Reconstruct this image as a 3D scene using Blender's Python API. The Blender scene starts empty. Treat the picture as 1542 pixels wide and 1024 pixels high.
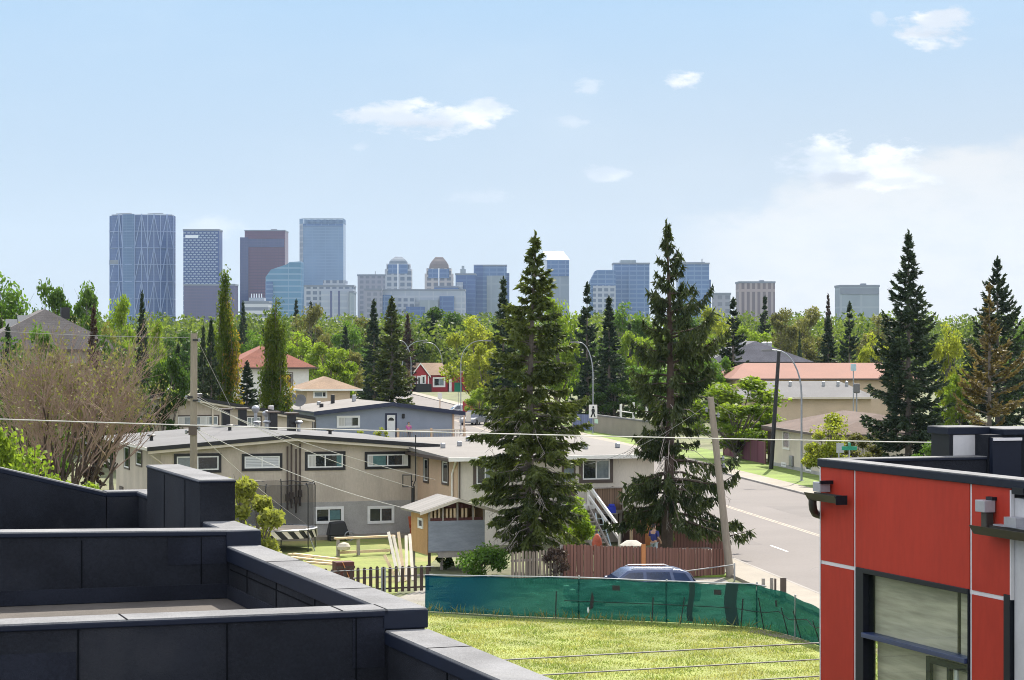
import bpy, math, random
import numpy as np
from mathutils import Vector, Matrix
R = math.radians
F, CX, CY, H = 3467.0, 771.0, 512.0, 9.5      # lens in photo pixels, image centre, eye height (m)
TH = R(19.1)                                   # street grid of the neighbourhood against the view
SC = bpy.context.scene
COL = SC.collection

def at(px, py, Y):
    return Vector(((px-CX)/F*Y, Y, H-(py-CY)/F*Y))
def gd(px, py):
    Y = H*F/(py-CY)
    return Vector(((px-CX)/F*Y, Y, 0))
def gX(px, Y):
    return Vector(((px-CX)/F*Y, Y, 0))

class Fr:
    """a local ground frame; u along its front, v into the depth"""
    def __init__(s, X, Y, rot=TH):
        s.X, s.Y, s.rot = X, Y, rot
        s.c, s.s = math.cos(rot), math.sin(rot)
    def w(s, u, v, z=0):
        return Vector((s.X+u*s.c-v*s.s, s.Y+u*s.s+v*s.c, z))
    def u(s, px, v=0):
        k = (px-CX)/F; p = s.w(0, v)
        return (k*p.y-p.x)/(s.c-k*s.s)
    def v(s, px, u=0):
        k = (px-CX)/F; p = s.w(u, 0)
        return (k*p.y-p.x)/(-s.s-k*s.c)
    def z(s, py, u=0, v=0):
        return H-(py-CY)/F*s.w(u, v).y
    def shift(s, u, v=0):
        p = s.w(u, v); return Fr(p.x, p.y, s.rot)
    @property
    def loc(s): return (s.X, s.Y, 0)

# ---------------------------------------------------------------- objects
def tag(o, label=None, cat=None, group=None, kind=None):
    if label: o['label'] = label
    if cat: o['category'] = cat
    if group: o['group'] = group
    if kind: o['kind'] = kind
    return o
def thing(name, label, cat, loc=(0, 0, 0), rot=0, group=None):
    o = bpy.data.objects.new(name, None); COL.objects.link(o)
    o.empty_display_size = .3
    o.location = loc; o.rotation_euler = (0, 0, rot)
    return tag(o, label, cat, group)
def link(name, me, parent=None, mat=None):
    o = bpy.data.objects.new(name, me); COL.objects.link(o)
    if mat is not None and not me.materials: me.materials.append(mat)
    if parent is not None: o.parent = parent
    return o
def copy_tree(o, parent=None):
    c = o.copy(); COL.objects.link(c); c.parent = parent
    if parent is not None and 'category' in c: del c['category']
    for ch in list(o.children): copy_tree(ch, c)
    return c

class MB:
    def __init__(s): s.V = []; s.P = []
    def add(s, vs, fs):
        b = len(s.V); s.V += [tuple(v) for v in vs]; s.P += [tuple(i+b for i in f) for f in fs]
        return s
    def box(s, x0, y0, z0, x1, y1, z1):
        if x0 > x1: x0, x1 = x1, x0
        if y0 > y1: y0, y1 = y1, y0
        if z0 > z1: z0, z1 = z1, z0
        return s.add([(x0,y0,z0),(x1,y0,z0),(x1,y1,z0),(x0,y1,z0),(x0,y0,z1),(x1,y0,z1),(x1,y1,z1),(x0,y1,z1)],
              [(0,3,2,1),(4,5,6,7),(0,1,5,4),(1,2,6,5),(2,3,7,6),(3,0,4,7)])
    def hexa(s, bot, top):
        return s.add(list(bot)+list(top), [(3,2,1,0),(4,5,6,7),(0,1,5,4),(1,2,6,5),(2,3,7,6),(3,0,4,7)])
    def prism_y(s, poly, y0, y1):       # poly of (x,z), counter-clockwise seen from -y
        n = len(poly)
        vs = [(x, y0, z) for x, z in poly]+[(x, y1, z) for x, z in poly]
        fs = [tuple(range(n)), tuple(range(2*n-1, n-1, -1))]
        fs += [(i, n+i, n+(i+1) % n, (i+1) % n) for i in range(n)]
        return s.add(vs, fs)
    def prism_x(s, poly, x0, x1):       # poly of (y,z)
        n = len(poly)
        vs = [(x0, y, z) for y, z in poly]+[(x1, y, z) for y, z in poly]
        fs = [tuple(range(n-1, -1, -1)), tuple(range(n, 2*n))]
        fs += [((i+1) % n, n+(i+1) % n, n+i, i) for i in range(n)]
        return s.add(vs, fs)
    def prism_z(s, poly, z0, z1):
        n = len(poly)
        vs = [(x, y, z0) for x, y in poly]+[(x, y, z1) for x, y in poly]
        fs = [tuple(range(n-1, -1, -1)), tuple(range(n, 2*n))]
        fs += [(i, (i+1) % n, n+(i+1) % n, n+i) for i in range(n)]
        return s.add(vs, fs)
    def beam(s, p, q, w, h=None, up=(0, 0, 1)):
        h = h or w; p = Vector(p); q = Vector(q); d = (q-p).normalized(); up = Vector(up)
        if abs(d.dot(up)) > .99: up = Vector((0, 1, 0))
        a = d.cross(up).normalized()*w/2; b = a.cross(d).normalized()*h/2
        return s.hexa([p-a-b, p+a-b, p+a+b, p-a+b], [q-a-b, q+a-b, q+a+b, q-a+b])
    def tube(s, path, r, n=8, cap=True):
        path = [Vector(p) for p in path]; m = len(path)
        rs = r if isinstance(r, (list, tuple)) else [r]*m
        vs = []; fs = []; ref = None
        for i, p in enumerate(path):
            d = (path[min(i+1, m-1)]-path[max(i-1, 0)]).normalized()
            if ref is None: ref = Vector((1, 0, 0)) if abs(d.x) < .8 else Vector((0, 1, 0))
            a = d.cross(ref).normalized(); b = d.cross(a); ref = b.cross(d)*1.0 if False else ref
            for k in range(n):
                t = 2*math.pi*k/n
                vs.append(p+(a*math.cos(t)+b*math.sin(t))*rs[i])
        for i in range(m-1):
            for k in range(n):
                k2 = (k+1) % n
                fs.append((i*n+k, i*n+k2, (i+1)*n+k2, (i+1)*n+k))
        if cap: fs += [tuple(range(n-1, -1, -1)), tuple((m-1)*n+k for k in range(n))]
        return s.add(vs, fs)
    def lathe(s, prof, n=16, c=(0, 0, 0)):
        vs = []; fs = []; m = len(prof)
        for r, z in prof:
            for k in range(n):
                t = 2*math.pi*k/n; vs.append((c[0]+r*math.cos(t), c[1]+r*math.sin(t), c[2]+z))
        for i in range(m-1):
            for k in range(n):
                k2 = (k+1) % n
                fs.append((i*n+k, i*n+k2, (i+1)*n+k2, (i+1)*n+k))
        fs += [tuple(range(n-1, -1, -1)), tuple((m-1)*n+k for k in range(n))]
        return s.add(vs, fs)
    def sheet(s, pts): return s.add(pts, [tuple(range(len(pts)))])
    def build(s, name, mat, parent=None, smooth=False, bevel=0, seg=2, label=None):
        me = bpy.data.meshes.new(name); me.from_pydata(s.V, [], s.P); me.validate()
        if smooth:
            me.polygons.foreach_set('use_smooth', [True]*len(me.polygons))
            try: me.set_sharp_from_angle(angle=R(40))
            except Exception: pass
        o = link(name, me, parent, mat)
        if bevel:
            b = o.modifiers.new('edge', 'BEVEL'); b.width = bevel; b.segments = seg; b.limit_method = 'ANGLE'
        if label: o['label'] = label
        return o
def bx(*a): return MB().box(*a)

def np_mesh(name, V, Q, smooth=False):
    me = bpy.data.meshes.new(name); V = np.asarray(V, np.float32); Q = np.asarray(Q, np.int32)
    k = Q.shape[1]
    me.vertices.add(len(V)); me.vertices.foreach_set('co', V.ravel())
    me.loops.add(Q.size); me.loops.foreach_set('vertex_index', Q.ravel())
    me.polygons.add(len(Q)); me.polygons.foreach_set('loop_start', np.arange(0, Q.size, k, dtype=np.int32))
    me.polygons.foreach_set('loop_total', np.full(len(Q), k, np.int32))
    me.update(calc_edges=True)
    return me

# ---------------------------------------------------------------- materials
class NT:
    def __init__(s, mat):
        s.t = mat.node_tree; s.t.nodes.clear()
    def n(s, typ, **kw):
        x = s.t.nodes.new(typ)
        for k, v in kw.items():
            if k == 'ins':
                for i, val in v.items():
                    sock = x.inputs[i]
                    if isinstance(val, bpy.types.NodeSocket): s.t.links.new(val, sock)
                    else: sock.default_value = val
            else: setattr(x, k, v)
        return x
    def l(s, a, b): s.t.links.new(a, b)
    def math(s, op, a, b=None, c=None, clamp=False):
        x = s.n('ShaderNodeMath', operation=op, use_clamp=clamp)
        for i, v in enumerate((a, b, c)):
            if v is None: continue
            if isinstance(v, bpy.types.NodeSocket): s.l(v, x.inputs[i])
            else: x.inputs[i].default_value = v
        return x.outputs[0]
    def mix(s, f, a, b, blend='MIX'):
        x = s.n('ShaderNodeMix', data_type='RGBA', blend_type=blend)
        for i, v in ((0, f), (6, a), (7, b)):
            if isinstance(v, bpy.types.NodeSocket): s.l(v, x.inputs[i])
            elif i == 0: x.inputs[0].default_value = v
            else: x.inputs[i].default_value = (*v[:3], 1)
        return x.outputs[2]
    def noise(s, vec, scale, detail=4, rough=.55):
        x = s.n('ShaderNodeTexNoise'); x.inputs['Scale'].default_value = scale
        x.inputs['Detail'].default_value = detail; x.inputs['Roughness'].default_value = rough
        if vec is not None: s.l(vec, x.inputs['Vector'])
        return x.outputs[0]
    def ramp(s, f, lo, hi, a=0., b=1., smooth=True):
        x = s.n('ShaderNodeMapRange', interpolation_type='SMOOTHSTEP' if smooth else 'LINEAR')
        s.l(f, x.inputs[0])
        for i, v in ((1, lo), (2, hi), (3, a), (4, b)):
            if isinstance(v, bpy.types.NodeSocket): s.l(v, x.inputs[i])
            else: x.inputs[i].default_value = v
        return x.outputs[0]

def newmat(name):
    m = bpy.data.materials.new(name); m.use_nodes = True
    return m, NT(m)
def dk(c, k): return tuple(min(1, x*k) for x in c[:3])

def mat(name, col, rough=.8, var=.18, scale=3., fine=25., bump=.0, bscale=60., metal=0., spec=.4, stretch=(1, 1, 1), stain=0., stcol=None, tint=None):
    m, t = newmat(name)
    tc = t.n('ShaderNodeTexCoord').outputs['Object']
    mp = t.n('ShaderNodeMapping'); mp.inputs['Scale'].default_value = stretch; t.l(tc, mp.inputs[0]); v = mp.outputs[0]
    n1 = t.noise(v, scale, 5); n2 = t.noise(v, fine, 3)
    f = t.math('ADD', t.math('MULTIPLY', n1, .65), t.math('MULTIPLY', n2, .35))
    f = t.ramp(f, .32, .68)
    c = t.mix(f, dk(col, 1-var), dk(col, 1+var))
    if stain:
        st = t.ramp(t.noise(v, scale*.45, 6, .65), .52, .66)
        c = t.mix(t.math('MULTIPLY', st, stain), c, stcol or dk(col, .45))
    b = t.n('ShaderNodeBsdfPrincipled'); t.l(c, b.inputs['Base Color'])
    b.inputs['Roughness'].default_value = rough; b.inputs['Metallic'].default_value = metal
    b.inputs['Specular IOR Level'].default_value = spec
    if bump:
        bp = t.n('ShaderNodeBump'); bp.inputs['Strength'].default_value = bump; bp.inputs['Distance'].default_value = .02
        t.l(t.noise(v, bscale, 4), bp.inputs['Height']); t.l(bp.outputs[0], b.inputs['Normal'])
    o = t.n('ShaderNodeOutputMaterial'); t.l(b.outputs[0], o.inputs[0])
    return m

def planks(name, col, w=.14, axis='x', rough=.8, var=.25, gap=.08):
    """boards side by side along one axis, each with its own tone"""
    m, t = newmat(name)
    tc = t.n('ShaderNodeTexCoord').outputs['Object']
    sp = t.n('ShaderNodeSeparateXYZ'); t.l(tc, sp.inputs[0])
    a = sp.outputs['xyz'.index(axis)]
    q = t.math('DIVIDE', a, w); fl = t.math('FLOOR', q); fr = t.math('FRACT', q)
    wn = t.n('ShaderNodeTexWhiteNoise', noise_dimensions='1D'); t.l(fl, wn.inputs['W'])
    mp = t.n('ShaderNodeMapping'); s3 = [14, 14, 14]; s3[2 if axis != 'z' else 0] = 1.5; mp.inputs['Scale'].default_value = s3; t.l(tc, mp.inputs[0])
    g = t.noise(mp.outputs[0], 1.0, 5)
    f = t.math('ADD', t.math('MULTIPLY', wn.outputs[0], .6), t.math('MULTIPLY', g, .4))
    c = t.mix(f, dk(col, 1-var), dk(col, 1+var))
    e = t.math('LESS_THAN', fr, gap)
    c = t.mix(e, c, dk(col, .3))
    b = t.n('ShaderNodeBsdfPrincipled'); t.l(c, b.inputs['Base Color']); b.inputs['Roughness'].default_value = rough
    b.inputs['Specular IOR Level'].default_value = .25
    o = t.n('ShaderNodeOutputMaterial'); t.l(b.outputs[0], o.inputs[0])
    return m

def shingle(name, col, w=.9, h=.15, rough=.9, var=.2):
    m, t = newmat(name)
    tc = t.n('ShaderNodeTexCoord').outputs['Object']
    n1 = t.noise(tc, .5, 5); n2 = t.noise(tc, 9, 3)
    f = t.ramp(t.math('ADD', t.math('MULTIPLY', n1, .5), t.math('MULTIPLY', n2, .5)), .35, .65)
    br = t.n('ShaderNodeTexBrick'); br.inputs['Scale'].default_value = 1.0
    br.inputs['Brick Width'].default_value = w; br.inputs['Row Height'].default_value = h; br.inputs['Mortar Size'].default_value = .012
    br.inputs['Color1'].default_value = (1, 1, 1, 1); br.inputs['Color2'].default_value = (.8, .8, .8, 1); br.inputs['Mortar'].default_value = (.5, .5, .5, 1)
    t.l(tc, br.inputs['Vector'])
    c = t.mix(f, dk(col, 1-var), dk(col, 1+var)); c = t.mix(.6, c, br.outputs[0], 'MULTIPLY')
    b = t.n('ShaderNodeBsdfPrincipled'); t.l(c, b.inputs['Base Color']); b.inputs['Roughness'].default_value = rough
    b.inputs['Specular IOR Level'].default_value = .25
    o = t.n('ShaderNodeOutputMaterial'); t.l(b.outputs[0], o.inputs[0])
    return m

def glassy(name, col, rough=.05, spec=.8, var=.3, scale=1.2):
    return mat(name, col, rough, var, scale, 6., spec=spec)

def foliage(name, c1, c2, trans=.45, tcol=1.5, hue=.25, clump=.6):
    """leaves: per-leaf and per-clump tones, light passes through them"""
    m, t = newmat(name)
    g = t.n('ShaderNodeNewGeometry'); oi = t.n('ShaderNodeObjectInfo')
    tc = t.n('ShaderNodeTexCoord').outputs['Object']
    n = t.ramp(t.noise(tc, clump, 3), .35, .65)
    f = t.math('ADD', t.math('MULTIPLY', g.outputs['Random Per Island'], .45), t.math('MULTIPLY', n, .55))
    c = t.mix(f, c1, c2)
    k = t.math('ADD', t.math('MULTIPLY', oi.outputs['Random'], hue*2), 1-hue)
    kc = t.n('ShaderNodeCombineXYZ')
    for i in range(3): t.l(k, kc.inputs[i])
    c = t.mix(1., c, kc.outputs[0], 'MULTIPLY')
    d = t.n('ShaderNodeBsdfPrincipled'); t.l(c, d.inputs['Base Color']); d.inputs['Roughness'].default_value = .6
    d.inputs['Specular IOR Level'].default_value = .25
    tr = t.n('ShaderNodeBsdfTranslucent')
    t.l(t.mix(1., c, (tcol, tcol*1.05, tcol*.6), 'MULTIPLY'), tr.inputs[0])
    x = t.n('ShaderNodeMixShader'); x.inputs[0].default_value = trans
    t.l(d.outputs[0], x.inputs[1]); t.l(tr.outputs[0], x.inputs[2])
    o = t.n('ShaderNodeOutputMaterial'); t.l(x.outputs[0], o.inputs[0])
    return m

def facade(name, glass, frame, fl=4., bay=3., band=.3, mul=.12, rough=.15, var=.12, spec=.3, metal=0., vary=.0):
    """curtain wall: floors and bays laid out in metres on whichever face is lit on"""
    m, t = newmat(name)
    tcn = t.n('ShaderNodeTexCoord'); tc = tcn.outputs['Object']
    sp = t.n('ShaderNodeSeparateXYZ'); t.l(tc, sp.inputs[0])
    sn = t.n('ShaderNodeSeparateXYZ'); t.l(tcn.outputs['Normal'], sn.inputs[0])
    ax = t.math('ABSOLUTE', sn.outputs[0]); ay = t.math('ABSOLUTE', sn.outputs[1])
    u = t.math('ADD', t.math('MULTIPLY', sp.outputs[0], ay), t.math('MULTIPLY', sp.outputs[1], ax))
    v = sp.outputs[2]
    fu = t.math('LESS_THAN', t.math('FRACT', t.math('DIVIDE', u, bay)), mul)
    fv = t.math('LESS_THAN', t.math('FRACT', t.math('DIVIDE', v, fl)), band)
    f = t.math('MAXIMUM', fu, fv)
    cu = t.math('FLOOR', t.math('DIVIDE', u, bay)); cv = t.math('FLOOR', t.math('DIVIDE', v, fl))
    cc = t.n('ShaderNodeCombineXYZ'); t.l(cu, cc.inputs[0]); t.l(cv, cc.inputs[1])
    wn = t.n('ShaderNodeTexWhiteNoise'); t.l(cc.outputs[0], wn.inputs['Vector'])
    big = t.ramp(t.noise(tc, .02, 3), .3, .7)
    k = t.math('ADD', t.math('MULTIPLY', wn.outputs[0], vary), t.math('MULTIPLY', big, 1-vary))
    g = t.mix(k, dk(glass, 1-var-vary*.5), dk(glass, 1+var+vary*.5))
    c = t.mix(f, g, frame)
    b = t.n('ShaderNodeBsdfPrincipled'); t.l(c, b.inputs['Base Color'])
    b.inputs['Roughness'].default_value = rough; b.inputs['Specular IOR Level'].default_value = spec; b.inputs['Metallic'].default_value = metal
    o = t.n('ShaderNodeOutputMaterial'); t.l(b.outputs[0], o.inputs[0])
    return m
# ---------------------------------------------------------------- vegetation
def rhombs(C, D, L, W, rng):
    """one lens-shaped blade per row: centre C, direction D, length L, width W, random roll"""
    n = len(C); D = D/np.maximum(np.linalg.norm(D, axis=1, keepdims=True), 1e-6)
    r = rng.normal(size=(n, 3)); r -= (r*D).sum(1, keepdims=True)*D
    r /= np.maximum(np.linalg.norm(r, axis=1, keepdims=True), 1e-6)
    L = np.asarray(L).reshape(-1, 1)/2; W = np.asarray(W).reshape(-1, 1)/2
    V = np.stack([C-D*L, C+r*W-D*L*.15, C+D*L, C-r*W-D*L*.15], 1).reshape(-1, 3)
    return V, np.arange(4*n).reshape(n, 4)
def leaf_obj(name, C, D, L, W, rng, m, parent):
    V, Q = rhombs(C, D, L, W, rng)
    return link(name, np_mesh(name, V, Q), parent, m)

def spruce(root, seed, h, r, whorls=26, per=6, twig=9., droop=.35, tip=.25, up=.25, gap=.08, hang=.5, card=.42, cw=.085, base=.05, pw=.85, nm=None, bm=None, crown_pow=1., bulge=0., bend=0., thick=1., pk=None, vary=.45, tl_=1., dead=0, deadm=None, lo=.75, lo_t=.17, asym=0.):
    if asym: root.rotation_euler = (0, 0, 0)
    rng = np.random.default_rng(seed)
    tr = MB(); k = 10
    off = lambda z: (bend*math.sin(z/h*3.1), bend*.5*math.sin(z/h*4.4))
    tr.tube([(*off(h*i/k), h*i/k) for i in range(k+1)], [max(.012, thick*h*.0145*(1-i/k)**.85+.006) for i in range(k+1)], 8)
    C = []; D = []; L = []; W = []
    for i in range(whorls):
        t0 = (i+.5)/whorls
        for j in range(per):
            if rng.random() < gap: continue
            t = min(.985, base+(1-base)*(t0+rng.uniform(-.9, .9)/whorls)**crown_pow); t = max(base, t); z = h*t
            prof = (((1-t)**pw+.03) if pk is None else 1.02-math.exp(-((1-t)/pk)**1.3))*(1+bulge*math.sin(t*9+seed))
            if t < lo_t: prof *= lo+(1-lo)*(t-base)/(lo_t-base)
            l = r*prof*rng.uniform(1.1-vary*1.1, 1.1)
            az = 2*math.pi*(j/per+rng.uniform(-.12, .12)+i*.381)
            l = max(.1, l*(1+asym*math.cos(az)))
            ox, oy = off(z); dx, dy = math.cos(az), math.sin(az)
            uu = up*(.4+1.2*t)*rng.uniform(.6, 1.3); dd = droop*(1.25-t)*rng.uniform(.7, 1.3)
            f = lambda s: np.array([ox+dx*l*s, oy+dy*l*s, z+l*(uu*s-dd*s*s+tip*s**4)])
            pts = [f(s) for s in (0, .25, .5, .75, 1)]
            if l > .5: tr.tube(pts, [(.012+.014*l)*q*thick for q in (1, .75, .5, .3, .12)], 4, cap=False)
            nt = max(4, int(l*twig)+2)
            for q in range(nt):
                s = rng.uniform(.12, 1)**.75; p = f(s); tg = f(min(1, s+.05))-f(s-.05); tg /= np.linalg.norm(tg)
                side = rng.choice([-1, 1]); sd = np.array([-dy, dx, 0])*side
                tl = (.18+.42*(1-s)*min(1, l/2.2))*rng.uniform(.7, 1.3)*min(1.25, .55+l*.3)*tl_
                d = tg*rng.uniform(.5, 1.)+sd*rng.uniform(.3, 1.)+np.array([0, 0, -hang*rng.uniform(.3, 1.2)])
                d /= np.linalg.norm(d)
                m = 2 if tl < .35 else 3
                for e in range(m):
                    pp = p+d*tl*(e+.5)/m+rng.normal(size=3)*.025
                    dd2 = d+rng.normal(size=3)*.3
                    C.append(pp); D.append(dd2); L.append(card*rng.uniform(.6, 1.15)); W.append(cw*rng.uniform(.7, 1.4))
            # the leader of each branch
            for s in (.7, .85, 1.):
                C.append(f(s)); D.append(f(s)-f(s-.1)); L.append(card); W.append(cw)
    if dead:
        dm = MB()
        for i in range(dead):
            t = rng.uniform(base, base+.42); z = h*t; az = rng.uniform(0, 6.28); l = r*rng.uniform(.35, .8); ox, oy = off(z); d = np.array([math.cos(az), math.sin(az), 0])
            p0 = np.array([ox, oy, z]); pts = [p0, p0+d*l*.5+np.array([0, 0, -.05*l]), p0+d*l+np.array([0, 0, -.35*l])]
            dm.tube(pts, [.026, .018, .006], 4, cap=False)
            for k in range(7):
                q = p0+(pts[2]-p0)*rng.uniform(.3, 1); dm.tube([q, q+np.array([rng.normal()*.15, rng.normal()*.15, -rng.uniform(.1, .4)])], [.010, .004], 3, cap=False)
        dm.build('dead_branches', deadm, root)
    for z in np.linspace(h*.93, h*1.01, 14):
        ox, oy = off(z)
        for a in range(2):
            C.append(np.array([ox, oy, z])); D.append(np.array([rng.normal()*.5, rng.normal()*.5, 1.])); L.append(card*.8); W.append(cw)
    tr.build('trunk', bm, root, smooth=True)
    return leaf_obj('crown', np.array(C), np.array(D), np.array(L), np.array(W), rng, nm, root)

def broadleaf(root, seed, h, w, n=4000, leaf=.32, clumps=26, base=.25, lm=None, bm=None, spread=.19, shape=1., ztop=1., tight=.55, twigs=0):
    rng = np.random.default_rng(seed)
    tr = MB(); zc = h*(base+ztop)/2; rz = h*(ztop-base)/2
    P = []
    while len(P) < clumps:
        p = rng.uniform(-1, 1, 3); q = np.linalg.norm(p)
        if q > 1 or q < .35: continue
        wz = (1-.35*max(0, p[2])**1.5*shape)
        P.append(np.array([p[0]*w/2*.85*wz, p[1]*w/2*.85*wz, zc+p[2]*rz*.88]))
    th = h*(base*.9)
    tr.tube([(0, 0, 0), (.02*h*rng.normal()*.3, .01*h, th*.6), (0, 0, th), (0.01*h, 0, h*.62)], [h*.021, h*.017, h*.015, h*.005], 7)
    for p in P:
        z0 = th*.8+rng.uniform(0, .3)*(p[2]-th*.8); a = np.array([0, 0, max(th*.6, z0)]); mid = a*.5+p*.5+np.array([0, 0, .06*h*rng.normal()*.4])
        tr.tube([a, mid, p], [h*.0075, h*.005, h*.0016], 4, cap=False)
        for k in range(3+twigs):
            q = p+rng.normal(size=3)*w*spread*.6; tr.tube([mid*.4+p*.6, q], [h*.0026, h*.0008], 3, cap=False)
    per = rng.multinomial(n, rng.dirichlet(np.full(clumps, 3.)))
    C = []
    for p, k in zip(P, per):
        d = rng.normal(size=(k, 3)); d /= np.linalg.norm(d, axis=1, keepdims=True)
        rr = w*spread*rng.uniform(.7, 1.25)*rng.uniform(0, 1, (k, 1))**tight
        C.append(p+d*rr*np.array([1, 1, .8]))
    C = np.concatenate(C); N = len(C)
    D = rng.normal(size=(N, 3))
    tr.build('trunk', bm, root, smooth=True)
    return leaf_obj('crown', C, D, leaf*rng.uniform(.6, 1.3, N), leaf*.62*rng.uniform(.6, 1.2, N), rng, lm, root)

def columnar(root, seed, h, w, n=9000, leaf=.3, lm=None, bm=None, tan=None, cut=.5, zc=1.):
    root.rotation_euler = (0, 0, 0)
    rng = np.random.default_rng(seed); tr = MB()
    tr.tube([(0, 0, 0), (0, 0, h*.5), (0, 0, h*.97)], [.2, .12, .02], 7)
    C = []; D = []
    ns = 46
    for i in range(ns):
        az = rng.uniform(0, 2*math.pi); z0 = h*rng.uniform(.0, .66); z1 = z0+h*rng.uniform(.2, .36); z1 = min(z1, h*.99)
        rad = lambda z: w/2*min(1, .78+z/h*.6)*max(.04, (1-max(0, z/h-.38)/.63))**.9
        a = np.array([0, 0, z0]); q = rng.uniform(.3, 1)
        b = np.array([math.cos(az)*rad(z1)*q, math.sin(az)*rad(z1)*q, z1])
        m = np.array([math.cos(az)*rad((z0+z1)/2)*q, math.sin(az)*rad((z0+z1)/2)*q, z0*.6+z1*.4])
        tr.tube([a, m, b], [.045, .03, .008], 4, cap=False)
        k = n//ns; s = rng.uniform(.1, 1, (k, 1))
        p = (1-s)**2*a+2*s*(1-s)*m+s*s*b
        C.append(p+rng.normal(size=(k, 3))*np.array([.07*w/2+.07, .07*w/2+.07, .3])); d = rng.normal(size=(k, 3)); d[:, 2] += 1.8; D.append(d)
    C = np.concatenate(C); D = np.concatenate(D); N = len(C)
    tr.build('trunk', bm, root, smooth=True)
    L = leaf*rng.uniform(.6, 1.3, N); W = leaf*.5*rng.uniform(.6, 1.2, N)
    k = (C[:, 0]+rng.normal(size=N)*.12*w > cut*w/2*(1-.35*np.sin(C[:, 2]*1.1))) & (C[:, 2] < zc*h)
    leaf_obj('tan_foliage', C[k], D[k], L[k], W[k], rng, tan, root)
    return leaf_obj('crown', C[~k], D[~k], L[~k], W[~k], rng, lm, root)

def twiggy(root, seed, h, w, lm, bm, twm, leaves=2600):
    """many-stemmed tree just coming into leaf"""
    rng = np.random.default_rng(seed); tr = MB(); tw = MB(); tips = []
    def grow(p, d, l, r, lev):
        q1 = p+d*l*.5+rng.normal(size=3)*l*.05; q2 = q1+(d+rng.normal(size=3)*.16+np.array([0, 0, .06]))*l*.5
        (tr if lev < 2 else tw).tube([p, q1, q2], [r, r*.8, r*.55], 6 if lev < 2 else 3, cap=False)
        if lev >= 5:
            tips.append(q2); tips.append(q1); return
        nb = (3, 3, 3, 3, 3)[lev]
        for k in range(nb):
            s = rng.uniform(.45, 1); b = p+(q2-p)*s
            nd = d+rng.normal(size=3)*np.array([.36, .36, .22])+np.array([0, 0, .12]); nd /= np.linalg.norm(nd)
            grow(b, nd, l*rng.uniform(.62, .85), r*.62, lev+1)
    for k in range(11):
        a = 2*math.pi*k/11+rng.uniform(-.3, .3); tilt = rng.uniform(.15, .85)
        d = np.array([math.cos(a)*tilt*w/h*1.1, math.sin(a)*tilt*w/h*1.1, 1.]); d /= np.linalg.norm(d)
        grow(np.array([math.cos(a)*.25, math.sin(a)*.25, 0]), d, h*.30, .1, 0)
    tr.build('trunk', bm, root, smooth=True)
    o = tw.build('twigs', twm, root)
    T = np.array(tips); s = (h*.98)/max(T[:, 2].max(), 1)
    idx = rng.integers(0, len(T), leaves); C = T[idx]+rng.normal(size=(leaves, 3))*.14
    leaf_obj('crown', C, rng.normal(size=(leaves, 3)), .17*rng.uniform(.6, 1.3, leaves), .09*rng.uniform(.6, 1.2, leaves), rng, lm, root)
    return s
# ---------------------------------------------------------------- camera, light, sky
cam = bpy.data.cameras.new('camera'); cam.sensor_width = 36; cam.lens = 36*F/1542; cam.clip_start = .2; cam.clip_end = 12000
co = bpy.data.objects.new('camera', cam); COL.objects.link(co); co.location = (0, 0, H); co.rotation_euler = (R(90), 0, 0); SC.camera = co
SUN_AZ, SUN_EL = R(14), R(47)
sd = Vector((math.sin(SUN_AZ)*math.cos(SUN_EL), math.cos(SUN_AZ)*math.cos(SUN_EL), math.sin(SUN_EL)))
sl = bpy.data.lights.new('sun', 'SUN'); sl.energy = 4.6; sl.angle = R(.55); sl.color = (1., .93, .82)
so = bpy.data.objects.new('sun', sl); COL.objects.link(so); so.rotation_euler = sd.to_track_quat('Z', 'Y').to_euler(); so.location = (40, 100, 120)
SC.view_settings.view_transform = 'Standard'; SC.view_settings.look = 'None'; SC.view_settings.gamma = 1; SC.view_settings.exposure = .97
SC.cycles.use_denoising = True; SC.cycles.denoising_prefilter = 'NONE'; SC.cycles.filter_width = 1.0; SC.cycles.max_bounces = 8; SC.cycles.transparent_max_bounces = 24; SC.cycles.volume_bounces = 1
SC.cycles.diffuse_bounces = 4; SC.cycles.transmission_bounces = 6; SC.cycles.sample_clamp_indirect = 6

wd = bpy.data.worlds.new('World'); SC.world = wd; wd.use_nodes = True
t = NT(wd)
sky = t.n('ShaderNodeTexSky', sky_type='NISHITA', sun_disc=False, sun_elevation=SUN_EL, sun_rotation=SUN_AZ, altitude=1050, air_density=1.0, dust_density=.4, ozone_density=2.5)
gen = t.n('ShaderNodeTexCoord').outputs['Generated']
sp = t.n('ShaderNodeSeparateXYZ'); t.l(gen, sp.inputs[0])
yy = t.math('MAXIMUM', sp.outputs[1], .05)
ca = t.math('DIVIDE', sp.outputs[0], yy); cb = t.math('DIVIDE', sp.outputs[2], yy)
cv = t.n('ShaderNodeCombineXYZ'); t.l(ca, cv.inputs[0]); t.l(t.math('MULTIPLY', cb, 2.2), cv.inputs[1])
n1 = t.noise(cv.outputs[0], 38, 7, .6); n2 = t.noise(cv.outputs[0], 95, 6, .6); n3 = t.noise(cv.outputs[0], 12, 6, .6)
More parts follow.
